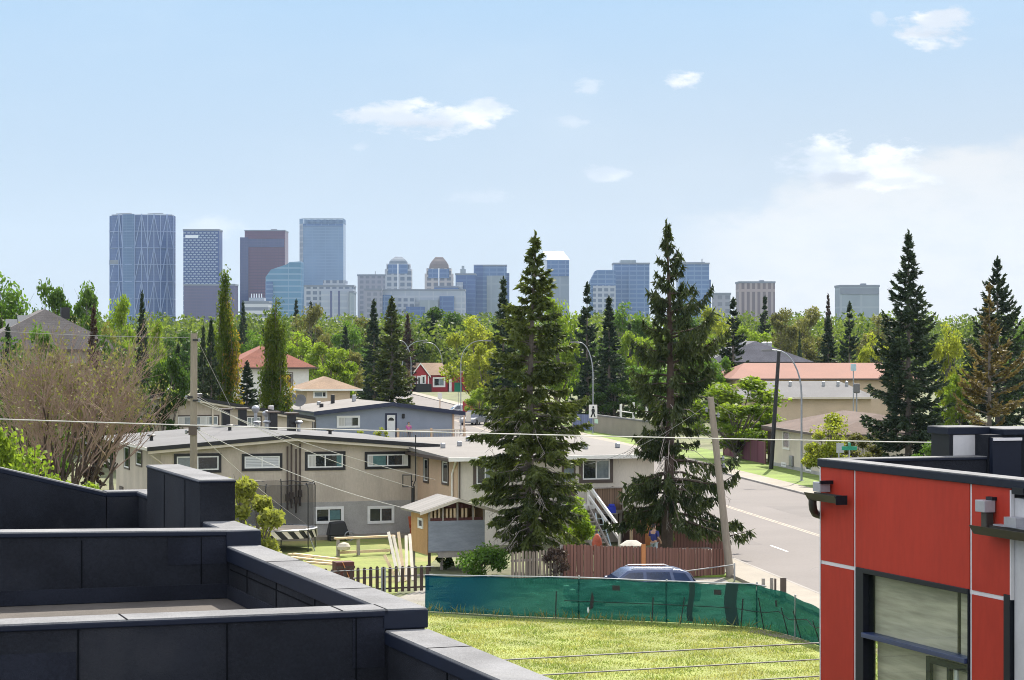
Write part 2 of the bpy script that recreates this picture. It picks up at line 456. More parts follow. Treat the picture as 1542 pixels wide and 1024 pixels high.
# heaps of cumulus: azimuth, height above the horizon, half sizes (tangents), strength
CL = [(635, 178, 120, 26, 1.), (600, 172, 66, 30, 1.), (715, 168, 52, 20, .8), (1028, 124, 34, 15, 1.), (885, 132, 24, 16, .35), (1408, 38, 58, 34, 1.), (1322, 30, 14, 16, .4),
      (915, 262, 42, 13, .5), (720, 297, 50, 14, .35), (860, 182, 26, 13, .3), (540, 222, 20, 10, .25), (1290, 252, 112, 44, .95), (1255, 240, 62, 42, .9), (1350, 262, 70, 24, .7), (320, 342, 60, 22, .35)]
tot = None
for (px, py, rx, ry, k) in CL:
    da = t.math('DIVIDE', t.math('SUBTRACT', ca, (px-CX)/F), rx/F); db = t.math('DIVIDE', t.math('SUBTRACT', cb, (CY-py)/F), ry/F)
    d = t.math('SQRT', t.math('ADD', t.math('MULTIPLY', da, da), t.math('MULTIPLY', db, db)))
    d = t.math('ADD', d, t.math('MULTIPLY', t.math('SUBTRACT', n1, .5), 2.6)); d = t.math('ADD', d, t.math('MULTIPLY', t.math('SUBTRACT', n2, .5), 1.3))
    mm = t.math('MULTIPLY', t.ramp(d, 1.0, .35), k)
    tot = mm if tot is None else t.math('MAXIMUM', tot, mm)
base = None
for (px, py, rx, ry, k) in [(1268, 268, 58, 15, .75), (1345, 274, 50, 9, .5), (640, 187, 70, 7, .35), (1408, 52, 40, 7, .3)]:
    da = t.math('DIVIDE', t.math('SUBTRACT', ca, (px-CX)/F), rx/F); db = t.math('DIVIDE', t.math('SUBTRACT', cb, (CY-py)/F), ry/F)
    d = t.math('SQRT', t.math('ADD', t.math('MULTIPLY', da, da), t.math('MULTIPLY', db, db)))
    d = t.math('ADD', d, t.math('MULTIPLY', t.math('SUBTRACT', n2, .5), 2.0)); mm = t.math('MULTIPLY', t.ramp(d, 1.2, .2), k)
    base = mm if base is None else t.math('MAXIMUM', base, mm)
# the thin bright veil low on the right
edge = t.math('ADD', t.math('MULTIPLY', t.math('SUBTRACT', ca, (1000-CX)/F), .215), (CY-300)/F)
bank = t.ramp(t.math('SUBTRACT', t.math('ADD', edge, t.math('MULTIPLY', t.math('SUBTRACT', n3, .5), .085)), cb), -.004, .014)
bank = t.math('MULTIPLY', bank, t.ramp(ca, (930-CX)/F, (1180-CX)/F))
bank = t.math('MULTIPLY', bank, 1.)
shade = t.ramp(t.noise(cv.outputs[0], 22, 4), .4, .62)
cw = t.mix(shade, (3.9, 4.25, 4.75), (5.6, 5.65, 5.7))
el = t.math('DIVIDE', sp.outputs[2], 1.0)
low = t.mix(t.ramp(el, .0, .16, smooth=False), (3.35, 3.72, 4.1), (2.35, 3.45, 4.7))
low = t.mix(t.math('MULTIPLY', t.ramp(ca, -.25, .3), t.ramp(el, .16, .02)), low, (3.35, 3.65, 4.0))
veil = t.ramp(t.noise(cv.outputs[0], 7, 4), .4, .8)
low = t.mix(t.math('MULTIPLY', veil, .14), low, (4.6, 4.9, 5.2))
low = t.mix(t.math('MULTIPLY', bank, t.ramp(n1, .25, .62, .7, 1.)), low, (4.25, 4.33, 4.42))
low = t.mix(tot, low, cw)
low = t.mix(base, low, (3.15, 3.4, 3.9))
# bright cloud added out of view, overhead and behind the viewer, as fill light
hn = t.ramp(t.noise(gen, 3.2, 6, .6), .42, .56)
high = t.mix(t.math('MULTIPLY', hn, .9), sky.outputs[0], (12.6, 12.7, 12.9))
hi = t.math('MAXIMUM', t.ramp(el, .17, .30), t.ramp(sp.outputs[1], .45, .1))
c = t.mix(hi, low, high)
bg = t.n('ShaderNodeBackground'); t.l(c, bg.inputs[0]); bg.inputs[1].default_value = .1
ow = t.n('ShaderNodeOutputWorld'); t.l(bg.outputs[0], ow.inputs[0])

# the air over the city
m, t = newmat('hazy_air')
pv = t.n('ShaderNodeVolumePrincipled'); pv.inputs['Color'].default_value = (.55, .74, 1., 1); pv.inputs['Density'].default_value = 2.5e-5; pv.inputs['Anisotropy'].default_value = .25
ov = t.n('ShaderNodeOutputMaterial'); t.l(pv.outputs[0], ov.inputs['Volume'])
hz = bx(-3600, -90, -57, 3600, 6600, 330).build('haze', m); tag(hz, kind='stuff')

# ---------------------------------------------------------------- ground
def zg(y):
    if y <= 620: return 0.
    q = min(1, (y-620)/900); return -55*q*q*(3-2*q)
xs = sorted(set([-3400, -2200, -1400, -900, -600]+list(range(-400, 401, 100))+[600, 900, 1400, 2200, 3400]))
ys = sorted(set([-80, 0, 60, 120, 200, 300, 400, 500]+list(range(600, 1600, 60))+[1800, 2400, 3200, 4400, 6400]))
g = MB(); g.V = [(x, y, zg(y)) for y in ys for x in xs]; nx = len(xs)
g.P = [(j*nx+i, j*nx+i+1, (j+1)*nx+i+1, (j+1)*nx+i) for j in range(len(ys)-1) for i in range(nx-1)]
M = {}
M['earth'] = mat('yard_earth', (.115, .125, .055), .95, .45, .25, 3.5, stain=.6, stcol=(.17, .145, .10))
tag(g.build('ground', M['earth']), kind='structure')
M['lawn'] = mat('lawn', (.20, .225, .05), .95, .3, .35, 6, stain=.5, stcol=(.22, .20, .08))
M['lawn2'] = mat('back_lawn', (.17, .20, .045), .95, .25, .5, 8, stain=.6, stcol=(.27, .21, .09))
M['gravel'] = mat('gravel', (.20, .185, .16), .95, .3, .6, 14, stain=.4, stcol=(.15, .15, .09))
M['asphalt'] = mat('asphalt', (.140, .124, .115), .9, .12, .12, 7, bump=.15, stain=.25, stcol=(.118, .106, .10))
M['concrete'] = mat('concrete', (.24, .212, .172), .9, .12, .5, 8)
M['kerb'] = mat('kerb', (.24, .22, .20), .9, .15, .5, 8)
M['paint'] = mat('road_paint', (.62, .60, .55), .7, .25, .8, 9)
tag(MB().sheet([(-8, 57, .004), (16, 57, .004), (13.6, 75, .004), (7.6, 77.3, .004), (0, 78.5, .004), (-5, 81.5, .004), (-9, 82, .004)]).build('lawn', M['lawn']), kind='structure')
tag(MB().sheet([(-22, 82.6, .006), (-4.4, 85.5, .006), (-3.2, 101, .006), (-4.4, 111.2, .006), (-16.5, 106.6, .006), (-24, 104, .006)]).build('backyard_lawn', M['lawn2']), kind='structure')
tag(MB().sheet([(-5, 81.8, .005), (8.2, 77.9, .005), (8.8, 85, .005), (8.4, 92, .005), (-3, 89.4, .005)]).build('alley', M['gravel']), kind='structure')
# road in its own frame: 7.7 degrees off the line of sight
RD = Fr(10.4, 145, R(7.7)); HW = 6.95
ro = thing('road', None, None, RD.loc, RD.rot); tag(ro, kind='structure')
bx(-HW, -140, -.2, HW, 420, .012).build('asphalt', M['asphalt'], ro)
for s in (-1, 1):
    bx(s*HW, -140, -.2, s*(HW+.16), 420, .13).build('kerb', M['kerb'], ro, bevel=.03)
    p = bx(s*(HW+.16), -140, -.2, s*(HW+1.75), 420, .122).build('pavement', M['concrete'], None); p.location = RD.loc; p.rotation_euler = (0, 0, RD.rot); tag(p, kind='structure')
for x, y0, y1 in [(-HW+3.3, -41.6+k*9.2-73.6, -38.6+k*9.2-73.6) for k in range(38)]:
    bx(x-.06, y0, .0121, x+.06, y1, .016).build('lane_dash', M['paint'], ro)
M['yellow'] = mat('worn_yellow_paint', (.29, .245, .19), .8, .25, .8, 9)
bx(-.16, -140, .0121, -.05, 420, .016).build('centre_line', M['yellow'], ro); bx(.05, -140, .0121, .16, 420, .016).build('centre_line', M['yellow'], ro)
v = bx(HW+1.75, -60, -.1, HW+6.5, 150, .10).build('verge', mat('verge_grass', (.135, .19, .03), .95, .35, .4, 8), None); v.location = RD.loc; v.rotation_euler = (0, 0, RD.rot); tag(v, kind='structure')
v = bx(-HW-5, -52, -.1, -HW-1.75, -42.5, .07).build('verge', bpy.data.materials['verge_grass'], None); v.location = RD.loc; v.rotation_euler = (0, 0, RD.rot); tag(v, kind='structure')

M['tar'] = mat('tar_line', (.075, .068, .064), .7, .2, 2)
r_ = random.Random(8)
for k in range(9):
    y = -62+k*13+r_.uniform(-4, 4); x = r_.uniform(-6, 4); b_ = MB(); p_ = [(x, y)]
    for i in range(9): p_.append((p_[-1][0]+r_.uniform(.1, 1.2), p_[-1][1]+r_.uniform(-.8, .9)))
    for a, b in zip(p_, p_[1:]): b_.beam((a[0], a[1], .0135), (b[0], b[1], .0135), .05, .002)
    b_.build('crack_seal', M['tar'], ro)
M['patch'] = mat('asphalt_patch', (.118, .105, .098), .9, .12, .5, 9)
for x0, y0, x1, y1 in [(-5.6, -38, -3.9, -33), (2.2, -22, 4.6, -14), (-2.6, 3, -.5, 14), (1, 40, 4, 52)]: bx(x0, y0, .0121, x1, y1, .0135).build('asphalt_patch', M['patch'], ro)
# grass of the vacant lot
rng = np.random.default_rng(5)
N = 85000
X = rng.uniform(-6, 14, N); Y = rng.uniform(62, 80.5, N)
k = (Y < 78.3-np.clip(X-2, 0, 9)*.42-np.clip(X-8, 0, 5)*.5+np.clip(-X, 0, 5)*.42)
X = X[k]; Y = Y[k]; N = len(X)
tuft = np.sin(X*2.1+np.sin(Y*1.3)*2)*np.sin(Y*1.7+X*.6)
hh = (.055+.04*np.clip(tuft, -.8, 1))*rng.uniform(.5, 1.5, N)
D = rng.normal(size=(N, 3))*np.array([.6, .6, 0])+np.array([0, 0, 1])
Vg, Qg = rhombs(np.stack([X, Y, hh*.4], 1), D, hh*1.5, .022*rng.uniform(.7, 1.6, N), rng)
gr = link('grass', np_mesh('grass', Vg, Qg), None, foliage('grass_blades', (.115, .18, .03), (.34, .305, .13), .45, 1.4, 0, .55))
tag(gr, 'short sunlit yellow green grass covering the vacant lot', 'grass', kind='stuff')
N = 420
Xw = np.concatenate([rng.uniform(-4.5, 12.5, N)]); Yf = np.interp(Xw, [-4.5, -3, 5, 8.3, 10.1, 12.5], [81, 80.3, 77.2, 75.7, 73.3, 70])-rng.uniform(.05, .5, N)
Dw = rng.normal(size=(N, 3))*.45+np.array([0, 0, 1]); hw = rng.uniform(.2, .5, N)
Vg, Qg = rhombs(np.stack([Xw, Yf, hw*.45], 1), Dw, hw, .03*rng.uniform(.7, 1.5, N), rng)
tag(link('weeds', np_mesh('weeds', Vg, Qg), None, foliage('weed_blades', (.09, .13, .03), (.25, .22, .10), .4, 1.3, 0, .9)), 'straggly weeds along the foot of the green mesh fence', 'weeds', kind='stuff')
tag(MB().sheet([(8.2, 75.4, .012), (10.0, 72.9, .012), (12.6, 69, .012), (11.8, 68.4, .012), (9.2, 72.3, .012), (7.6, 75.0, .012)]).build('bare_earth', mat('turned_earth', (.15, .12, .085), .95, .4, 1.2, 8)), kind='structure')
# ---------------------------------------------------------------- rooftops in front
M['membrane'] = mat('roof_membrane', (.0145, .0165, .0225), .85, .35, 1.3, 45, bump=.35, bscale=120, spec=.15, stain=.55, stcol=(.034, .036, .042))
M['capsheet'] = mat('cap_sheet', (.155, .155, .16), .9, .3, 1.8, 60, bump=.3, bscale=220, stain=.3, stcol=(.235, .232, .225))
M['flash'] = mat('dark_flashing', (.007, .011, .024), .6, .15, 1.2, 20, spec=.2)
M['roofsand'] = mat('gritty_roof', (.085, .074, .065), .95, .2, 2, 40, bump=.3, bscale=120)
M['seam'] = mat('bitumen_seam', (.005, .006, .008), .95, .1, spec=.05)
C0 = Fr(-.5815, 16)
tw = thing('townhouse', 'dark membrane clad townhouse roof with stepped parapets in the left foreground', 'building', C0.loc, TH)
zA, zL, zB, zT, zC = H-1.86, H-2.003, H-1.72, H-1.327, H-1.656
W_ = .30
bx(-9, -24, 0, -.03, 10.15, 6.3).build('wall', M['membrane'], tw)
# roof decks
bx(-8.9, -24, 6.3, -W_, -.002, 6.72).build('roof_deck', M['roofsand'], tw)
bx(-8.9, .342, 6.3, -W_, 5.188, H-2.335).build('roof_deck', M['roofsand'], tw)
bx(-8.9, 5.532, 6.3, -W_, 9.898, H-2.27+.22).build('roof_deck', M['membrane'], tw)
def parapet(x0, y0, x1, y1, z0, z1, capm='capsheet', drop=.05, over=.02, z1b=None, top=.012):
    """wall, metal edge and granulated cap; z1b = height at the x0 end when the top slopes"""
    za = z1 if z1b is None else z1b
    MB().hexa([(x0, y0, z0), (x1, y0, z0), (x1, y1, z0), (x0, y1, z0)], [(x0, y0, za-drop), (x1, y0, z1-drop), (x1, y1, z1-drop), (x0, y1, za-drop)]).build('parapet', M['membrane'], tw)
    o = over
    MB().hexa([(x0-o, y0-o, za-drop), (x1+o, y0-o, z1-drop), (x1+o, y1+o, z1-drop), (x0-o, y1+o, za-drop)], [(x0-o, y0-o, za-top), (x1+o, y0-o, z1-top), (x1+o, y1+o, z1-top), (x0-o, y1+o, za-top)]).build('edge_flashing', M['flash'], tw, bevel=.008)
    MB().hexa([(x0-o+.006, y0-o+.006, za-top), (x1+o-.006, y0-o+.006, z1-top), (x1+o-.006, y1+o-.006, z1-top), (x0-o+.006, y1+o-.006, za-top)], [(x0-o+.012, y0-o+.012, za), (x1+o-.012, y0-o+.012, z1), (x1+o-.012, y1+o-.012, z1), (x0-o+.012, y1+o-.012, za)]).build('parapet_cap', M[capm], tw)
parapet(-9, .02, -W_-.002, .32, 6.3, zA)                      # cross wall 1
parapet(-W_, .02, -.02, 5.17, 6.3, zA, drop=.14)              # street-side wall, step A
parapet(-W_, -24, -.02, -.024, 6.3, zL, drop=.10)             # step L, running towards the camera
parapet(-9, 5.21, -W_-.002, 5.51, 6.3, zB, z1b=zB+.16)        # cross wall 2
parapet(-W_, 5.20, -.02, 6.25, 6.3, zB, drop=.15)             # step B
parapet(-W_-.04, 6.29, -.0, 9.10, 6.3, zT, over=.012, drop=.03)   # tall block
parapet(-W_, 9.14, -.02, 9.86, 6.3, zC)
parapet(-.64, 9.90, -.02, 10.18, 6.3, zC, drop=.06, over=.004)
parapet(-3.7, 9.90, -.65, 10.18, 6.3, zC, z1b=zC+.77, drop=.06, over=.004)
# lapped sheets: patches of membrane standing a few millimetres proud, then the seams
M['lap'] = mat('membrane_patch', (.0145, .017, .026), .85, .3, 1.7, 45, bump=.35, bscale=120, spec=.15)
bx(-.54, .0135, zA-.40, -.31, .0192, zA-.056).build('membrane_patch', M['lap'], tw); bx(-.85, 5.2035, zB-.30, -.31, 5.2092, zB-.056).build('membrane_patch', M['lap'], tw)
bx(-9, 5.18, 7.17, -.31, 5.2092, 7.30).build('upstand_strip', M['lap'], tw); bx(-W_-.02, .36, 7.17, -W_-.001, 5.17, 7.29).build('upstand_strip', M['lap'], tw)
bx(-4.2, .0135, 6.72, -2.43, .0178, zA-.2).build('membrane_patch', M['lap'], tw)
# vertical seams
for x in (-2.42, -1.42, -.52):
    bx(x, .013, 6.75, x+.011, .0195, zA-.055).build('seam', M['seam'], tw)
for x in (-3.1, -1.62, -.55):
    bx(x, 5.203, 7.18, x+.011, 5.2095, zB-.055).build('seam', M['seam'], tw)
for y in (.9, 2.0, 3.3, 4.4):
    bx(-W_-.0065, y, 7.18, -W_-.0005, y+.011, zA-.145).build('seam', M['seam'], tw)
bx(-W_-.0065, .35, 7.43, -W_-.0005, 5.1, 7.44).build('seam', M['seam'], tw)
for y in (1.35, 3.6):
    bx(-W_-.02, y, zA+.0005, -.002, y+.012, zA+.003).build('seam', M['seam'], tw)
for x in (-2.1, -.62):
    bx(x, .005, zA+.0005, x+.012, .335, zA+.003).build('seam', M['seam'], tw)
for y in (-1.4, -3.4):
    bx(-W_-.0065, y, 6.75, -W_-.0005, y+.011, zL-.105).build('seam', M['seam'], tw)
bx(-W_-.02, -1.0, zL+.0005, -.002, -.988, zL+.003).build('seam', M['seam'], tw)
for y in (7.0, 8.1):
    bx(-W_-.0465, y, 7.3, -W_-.0405, y+.009, zT-.04).build('seam', M['seam'], tw)

# ---------------------------------------------------------------- red building
FR = Fr(3.755, 28)
def fw(px): k = (px-CX)/F; return (28*k-3.755)/(.327+.945*k)
def fz(px, py): return H-(py-CY)/F*(28-.945*fw(px))
M['red'] = mat('red_panel', (.385, .036, .021), .6, .12, .8, 12, spec=.12, stretch=(1, 1, .3), stain=.25, stcol=(.34, .042, .03))
M['alu'] = mat('reveal_trim', (.62, .60, .62), .45, .06)
M['blackmetal'] = mat('black_metal', (.008, .010, .016), .5, .15, spec=.2)
M['greysiding'] = mat('pale_siding', (.50, .49, .50), .7, .06)
rb = thing('red_building', 'red panelled building with dark parapet and large window at the right edge', 'building', FR.loc, TH)
zt = H-1.4375
yN = -fw(1522)
w1, w2 = -fw(1287), -fw(1462); zm = fz(1236, 846)
wz0 = fz(1289, 853); wy0, wy1 = -fw(1290), -fw(1460)
# carcass with a real opening
def wallx(x0, x1, name, m):
    b = MB()
    b.box(x0, yN, 0, x1, wy1-.0, wz0); b.box(x0, wy0, 0, x1, -.002, wz0); b.box(x0, yN, wz0, x1, -.002, zt-.14); b.box(x0, wy1, 0, x1, wy0, 3.6)
    return b.build(name, m, rb)
wallx(.022, .25, 'wall', M['blackmetal'])
bx(.25, -9, 0, 10, -.002, 3.6).build('wall', M['greysiding'], rb)
bx(.9, -9, 3.6, 10, -.002, zt-.45).build('wall', M['roofsand'], rb)
# rain screen panels (front of carcass) around reveals
def panel(y0, y1, z0, z1, m='red', n='panel'): bx(-.004, y0, z0, .02, y1, z1).build(n, M[m], rb)
g_ = .024
yE = -fw(1513)
panel(-.012, w1+g_, zm+g_, zt-.1); panel(-.012, w1+g_, 0, zm-g_)
panel(w1-g_, w2+g_, zm+g_, zt-.1)
panel(w2-g_, yN, zm+g_, zt-.1); panel(w2-g_, yE, 0, zm-g_)
bx(.004, -.012, zm-g_+.002, .021, yE, zm+g_-.002).build('reveal_trim', M['alu'], rb)
for y in (w1, w2): bx(.006, y-g_+.002, 0 if y == w2 else 0, .0205, y+g_-.002, zt-.1).build('reveal_trim', M['alu'], rb)
bx(-.01, -.010, 0, .03, .012, zt-.12).build('corner_trim', M['alu'], rb)
bx(-.012, yN, zm, .03, yN-.02, zt-.12).build('corner_trim', M['alu'], rb)
bx(-.016, yE-.12, 0, .03, yE+.0, zm+.05).build('dark_strip', M['blackmetal'], rb)
bx(.03, -9, 0, .25, yN-.022, zt-.2).build('side_wall', M['greysiding'], rb)
# window: frame, mullion, panes, painted reflections behind: streaked sheets, dark frame, pale post
f = MB(); dj = wy0-(-fw(1302))
f.box(-.02, wy0-dj, 3.6, .12, wy0-.001, wz0-.002)
f.box(-.02, wy1+.001, 3.6, .12, wy1+.02, wz0-.002)
f.box(-.022, wy1+.02, wz0-.06, .12, wy0-dj, wz0-.002)
win_ = f.build('window', M['blackmetal'], rb, bevel=.006)
zmul = fz(1292, 952)
bx(-.05, wy1+.02, zmul-.035, .1, wy0-dj, zmul+.02).build('mullion', mat('navy_metal', (.02, .035, .10), .35, .1), win_, bevel=.006)
mg, t = newmat('tinted_glass')
gl = t.n('ShaderNodeBsdfGlossy'); gl.inputs['Roughness'].default_value = .01; gl.inputs['Color'].default_value = (.8, .9, .85, 1)
tp = t.n('ShaderNodeBsdfTransparent'); tp.inputs[0].default_value = (.92, .95, .93, 1)
x = t.n('ShaderNodeMixShader'); x.inputs[0].default_value = .045; t.l(tp.outputs[0], x.inputs[1]); t.l(gl.outputs[0], x.inputs[2])
o_ = t.n('ShaderNodeOutputMaterial'); t.l(x.outputs[0], o_.inputs[0])
bx(.05, wy1+.02, zmul+.02, .06, wy0-dj, wz0-.06).build('pane', mg, win_)
bx(.05, wy1+.02, 3.6, .06, wy0-dj, zmul-.035).build('pane', mg, win_)
M['blind'] = mat('woven_blind', (.50, .43, .35), .8, .38, 1.1, 4., stretch=(1, .3, 3.6), stain=.25, stcol=(.27, .27, .24))  # streaky reflection in the glass, painted on sheets behind it
bx(.14, wy1+.5, zmul, .15, wy0-dj, wz0-.02).build('blind', M['blind'], win_)
bx(.14, wy1+.03, zmul, .15, wy1+.42, wz0-.02).build('blind', M['blind'], win_)
bx(.17, wy1+.02, 3.62, .18, wy0-dj, zmul).build('blind', M['blind'], win_)
ya, yb = -fw(1384), -fw(1460)
zd = fz(1384, 988)
d = MB(); d.box(.085, ya-.09, 3.62, .13, ya, zd); d.box(.085, yb+.03, zd-.07, .13, ya-.09, zd)
d.box(.085, ya-.52, 3.62, .13, ya-.46, zd-.07)
d.build('door_frame', M['blackmetal'], win_)  # dark frame built in place of a reflection in the panes
bx(.10, ya-.66, 3.62, .12, ya-.60, zd-.07).build('door_post', M['alu'], win_)
# parapet caps
zc = zt
bx(-.035, -9, zc-.1, .24, .03, zc-.012).build('edge_flashing', M['flash'], rb, bevel=.008); bx(-.03, -9, zc-.012, .235, .025, zc).build('parapet_cap', M['capsheet'], rb)
bx(.25, -.24, zc-.55, 3.6, -.002, zc-.04).build('parapet', M['membrane'], rb)
bx(.245, -.26, zc-.04, 3.6, .025, zc-.01).build('edge_flashing', M['flash'], rb, bevel=.006); bx(.245, -.255, zc-.01, 3.6, .02, zc).build('parapet_cap', M['capsheet'], rb)
bx(.25, -9, zc-.55, 10, -.25, zc-.5).build('roof_deck', M['membrane'], rb)
bx(.25, -4.6, zc-.5, 10, -4.3, zc-.06).build('parapet', M['membrane'], rb)
# taller neighbouring unit behind
u0 = FR.u(1429, .05); u1 = FR.u(1467, .05)
zp = FR.z(643, u0, .05)
ub = thing('neighbouring_unit', 'taller dark roof unit with pale grey siding behind the red building', 'building', FR.w(u0, .04), TH)
wd_ = u1-u0
bx(0, 0, 0, 9, .45, zp-.09).build('wall', M['blackmetal'], ub)
bx(.05, -.012, 6.5, wd_, 0-.0005, zp-.1).build('siding_panel', M['greysiding'], ub)
for k in range(2): bx(.05, -.016, zp-.42-.35*k, wd_, -.0125, zp-.412-.35*k).build('siding_joint', M['seam'], ub)
bx(wd_, -.32, 6.5, 9, -.0005, zp-.09).build('wall', M['membrane'], ub)
bx(wd_+.02, -.40, 6.5, wd_+.42, -.322, zp-.12).build('corner_post', M['flash'], ub)
bx(wd_+.02, -.425, zp-.16, wd_+.42, -.402, zp-.125).build('edge_flashing', M['alu'], ub)
bx(-.04, -.03, zp-.09, wd_+.2, .48, zp-.012).build('edge_flashing', M['flash'], ub); bx(-.035, -.025, zp-.012, wd_+.2, .48, zp).build('parapet_cap', M['capsheet'], ub)
bx(wd_+.205, -.36, zp-.09, 9, .48, zp-.03).build('edge_flashing', M['flash'], ub); bx(wd_+.21, -.355, zp-.03, 9, .475, zp-.018).build('parapet_cap', M['capsheet'], ub)
# gutters and conductor heads
M['gutter'] = mat('bronze_gutter', (.035, .031, .027), .5, .15, spec=.3); M['zinc'] = mat('zinc_box', (.33, .33, .36), .4, .12, metal=.3)
def gutter(y0, y1, zc_, x0=-.24, x1=-.08):
    zc_ += .055
    prof = [(x0-.03, zc_), (x0, zc_-.05), (x0+.03, zc_-.095), (x1, zc_-.10), (x1, zc_), (x1-.012, zc_), (x1-.012, zc_-.085), (x0+.035, zc_-.08), (x0+.012, zc_-.04), (x0-.018, zc_)]
    return MB().prism_y(prof, y0, y1)
gz = fz(1236, 747)
gutter(-.8, .0, gz, -.20).build('gutter', M['gutter'], rb)
bx(-.21, -.812, gz-.05, -.06, -.802, gz+.06).build('gutter_end', M['blackmetal'], rb)
bz0 = fz(1240, 739)
bx(-.16, -.30, bz0, -.022, -.10, bz0+.115).build('conductor_head', M['zinc'], rb, bevel=.006)
bx(-.17, -.34, bz0+.10, -.004, -.302, bz0+.14).build('bracket', M['blackmetal'], rb)
MB().tube([(-.14, -.06, gz-.03), (-.14, -.06, gz-.10), (-.12, -.04, gz-.16), (-.06, .03, gz-.21), (.05, .10, gz-.24)], .05, 10).build('downspout', M['gutter'], rb, smooth=True)
y2 = -fw(1494); bz = fz(1490, 770)
bx(-.155, y2-.10, bz, -.02, y2+.09, bz+.125).build('conductor_head', M['zinc'], rb, bevel=.006)
bx(-.06, y2-.1, bz+.125, -.004, y2+.03, bz+.16).build('bracket', M['blackmetal'], rb)
bx(-.12, y2-.08, bz-.19, -.03, y2+.03, bz-.001).build('downspout', M['gutter'], rb, bevel=.01)
gutter(y2-1.6, y2+.02, fz(1478, 795)).build('gutter', M['gutter'], rb)
bx(-.10, y2-1.2, fz(1478, 795)+.06, -.0045, y2-.18, fz(1478, 795)+.075).build('flashing', M['zinc'], rb)
bx(-.05, yN-.32, fz(1525, 743), .02, yN-.1, fz(1525, 743)+.07).build('vent_box', M['blackmetal'], rb)
bx(-.12, yN-.30, fz(1525, 792), .02, yN-.06, fz(1525, 792)+.1).build('vent_box', M['zinc'], rb)

# level steel cables strung between the two buildings
M['cable'] = mat('steel_cable', (.20, .19, .17), .6, .1)
cr = thing('cable_railing', 'three level steel cables above the lawn left of the red building', 'cable railing', FR.w(-8.05, .05), TH)
for zz in (5.80, 5.60, 5.395):
    MB().tube([(0, 0, zz), (4.0, 0, zz-.012), (8.05, 0, zz+.01)], .0085, 6).build('cable', M['cable'], cr)
# ---------------------------------------------------------------- houses
M['beige'] = mat('beige_stucco', (.455, .395, .325), .9, .13, .9, 14, bump=.25, stretch=(1, 1, .3), stain=.5, stcol=(.36, .305, .245))
M['cream'] = mat('cream_stucco', (.52, .46, .37), .9, .08, .8, 14)
M['peach'] = mat('peach_stucco', (.52, .37, .26), .9, .08, .8, 14)
M['paleside'] = mat('pale_siding_boards', (.56, .51, .435), .8, .10, 1., 16, stretch=(1, 1, .35), stain=.4, stcol=(.47, .42, .35))
M['greystucco'] = mat('grey_stucco', (.32, .31, .29), .95, .16, 1.2, 22, bump=.3, stain=.3, stcol=(.26, .25, .235))
M['bluesid'] = mat('blue_grey_siding', (.235, .265, .325), .8, .06, .8, 12)
M['white'] = mat('white_stucco', (.62, .61, .58), .85, .06)
M['tan'] = mat('tan_stucco', (.50, .39, .28), .9, .08, .6, 12)
M['redsid'] = mat('red_siding', (.34, .035, .04), .7, .08)
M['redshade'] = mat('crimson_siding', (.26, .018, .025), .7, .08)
M['maroon'] = planks('maroon_boards', (.15, .055, .075), .15, 'y')
M['trimk'] = mat('dark_trim', (.012, .012, .014), .5, .1)
M['trimn'] = mat('navy_trim', (.018, .024, .055), .5, .1)
M['trimbr'] = mat('brown_trim', (.075, .055, .045), .6, .1)
M['trimw'] = mat('white_trim', (.70, .68, .64), .6, .05)
M['soffit'] = mat('cream_soffit', (.55, .49, .40), .8, .05)
M['vinyl'] = mat('white_vinyl', (.68, .68, .66), .5, .04)
M['pane'] = glassy('dark_pane', (.018, .022, .026), .06, .9, .5, 1.5)
M['panelt'] = glassy('reflecting_pane', (.16, .19, .21), .08, .9, .3, .8)
M['blindw'] = planks('pale_blind', (.56, .57, .58), .075, 'z', .7, .1, .18)
M['curtain'] = planks('pale_curtain', (.50, .49, .46), .16, 'x', .9, .12, .05)
M['teal'] = mat('teal_curtain', (.08, .16, .16), .8, .2)
M['roofgrey'] = mat('gravel_roof', (.135, .133, .134), .95, .12, .35, 9, bump=.2, stain=.5, stcol=(.09, .088, .087))
M['rooflight'] = mat('light_roof', (.185, .172, .158), .95, .10, .35, 9, stain=.35, stcol=(.14, .13, .12))
M['rooftan'] = shingle('tan_shingles', (.24, .165, .11))
M['roofred'] = shingle('red_tile_roof', (.21, .075, .05), .35, .3)
M['rooforange'] = mat('orange_red_roof', (.19, .078, .052), .85, .10, .25, 6)
M['roofslate'] = shingle('slate_shingles', (.10, .10, .12))
M['roofbrown'] = shingle('brown_shingles', (.115, .08, .065))
M['roofdgrey'] = shingle('weathered_grey_shingles', (.11, .10, .098))
M['ins'] = mat('grey_insulator', (.19, .195, .20), .6, .1)
M['galv'] = mat('galvanised_pipe', (.30, .31, .33), .4, .12, metal=.7)

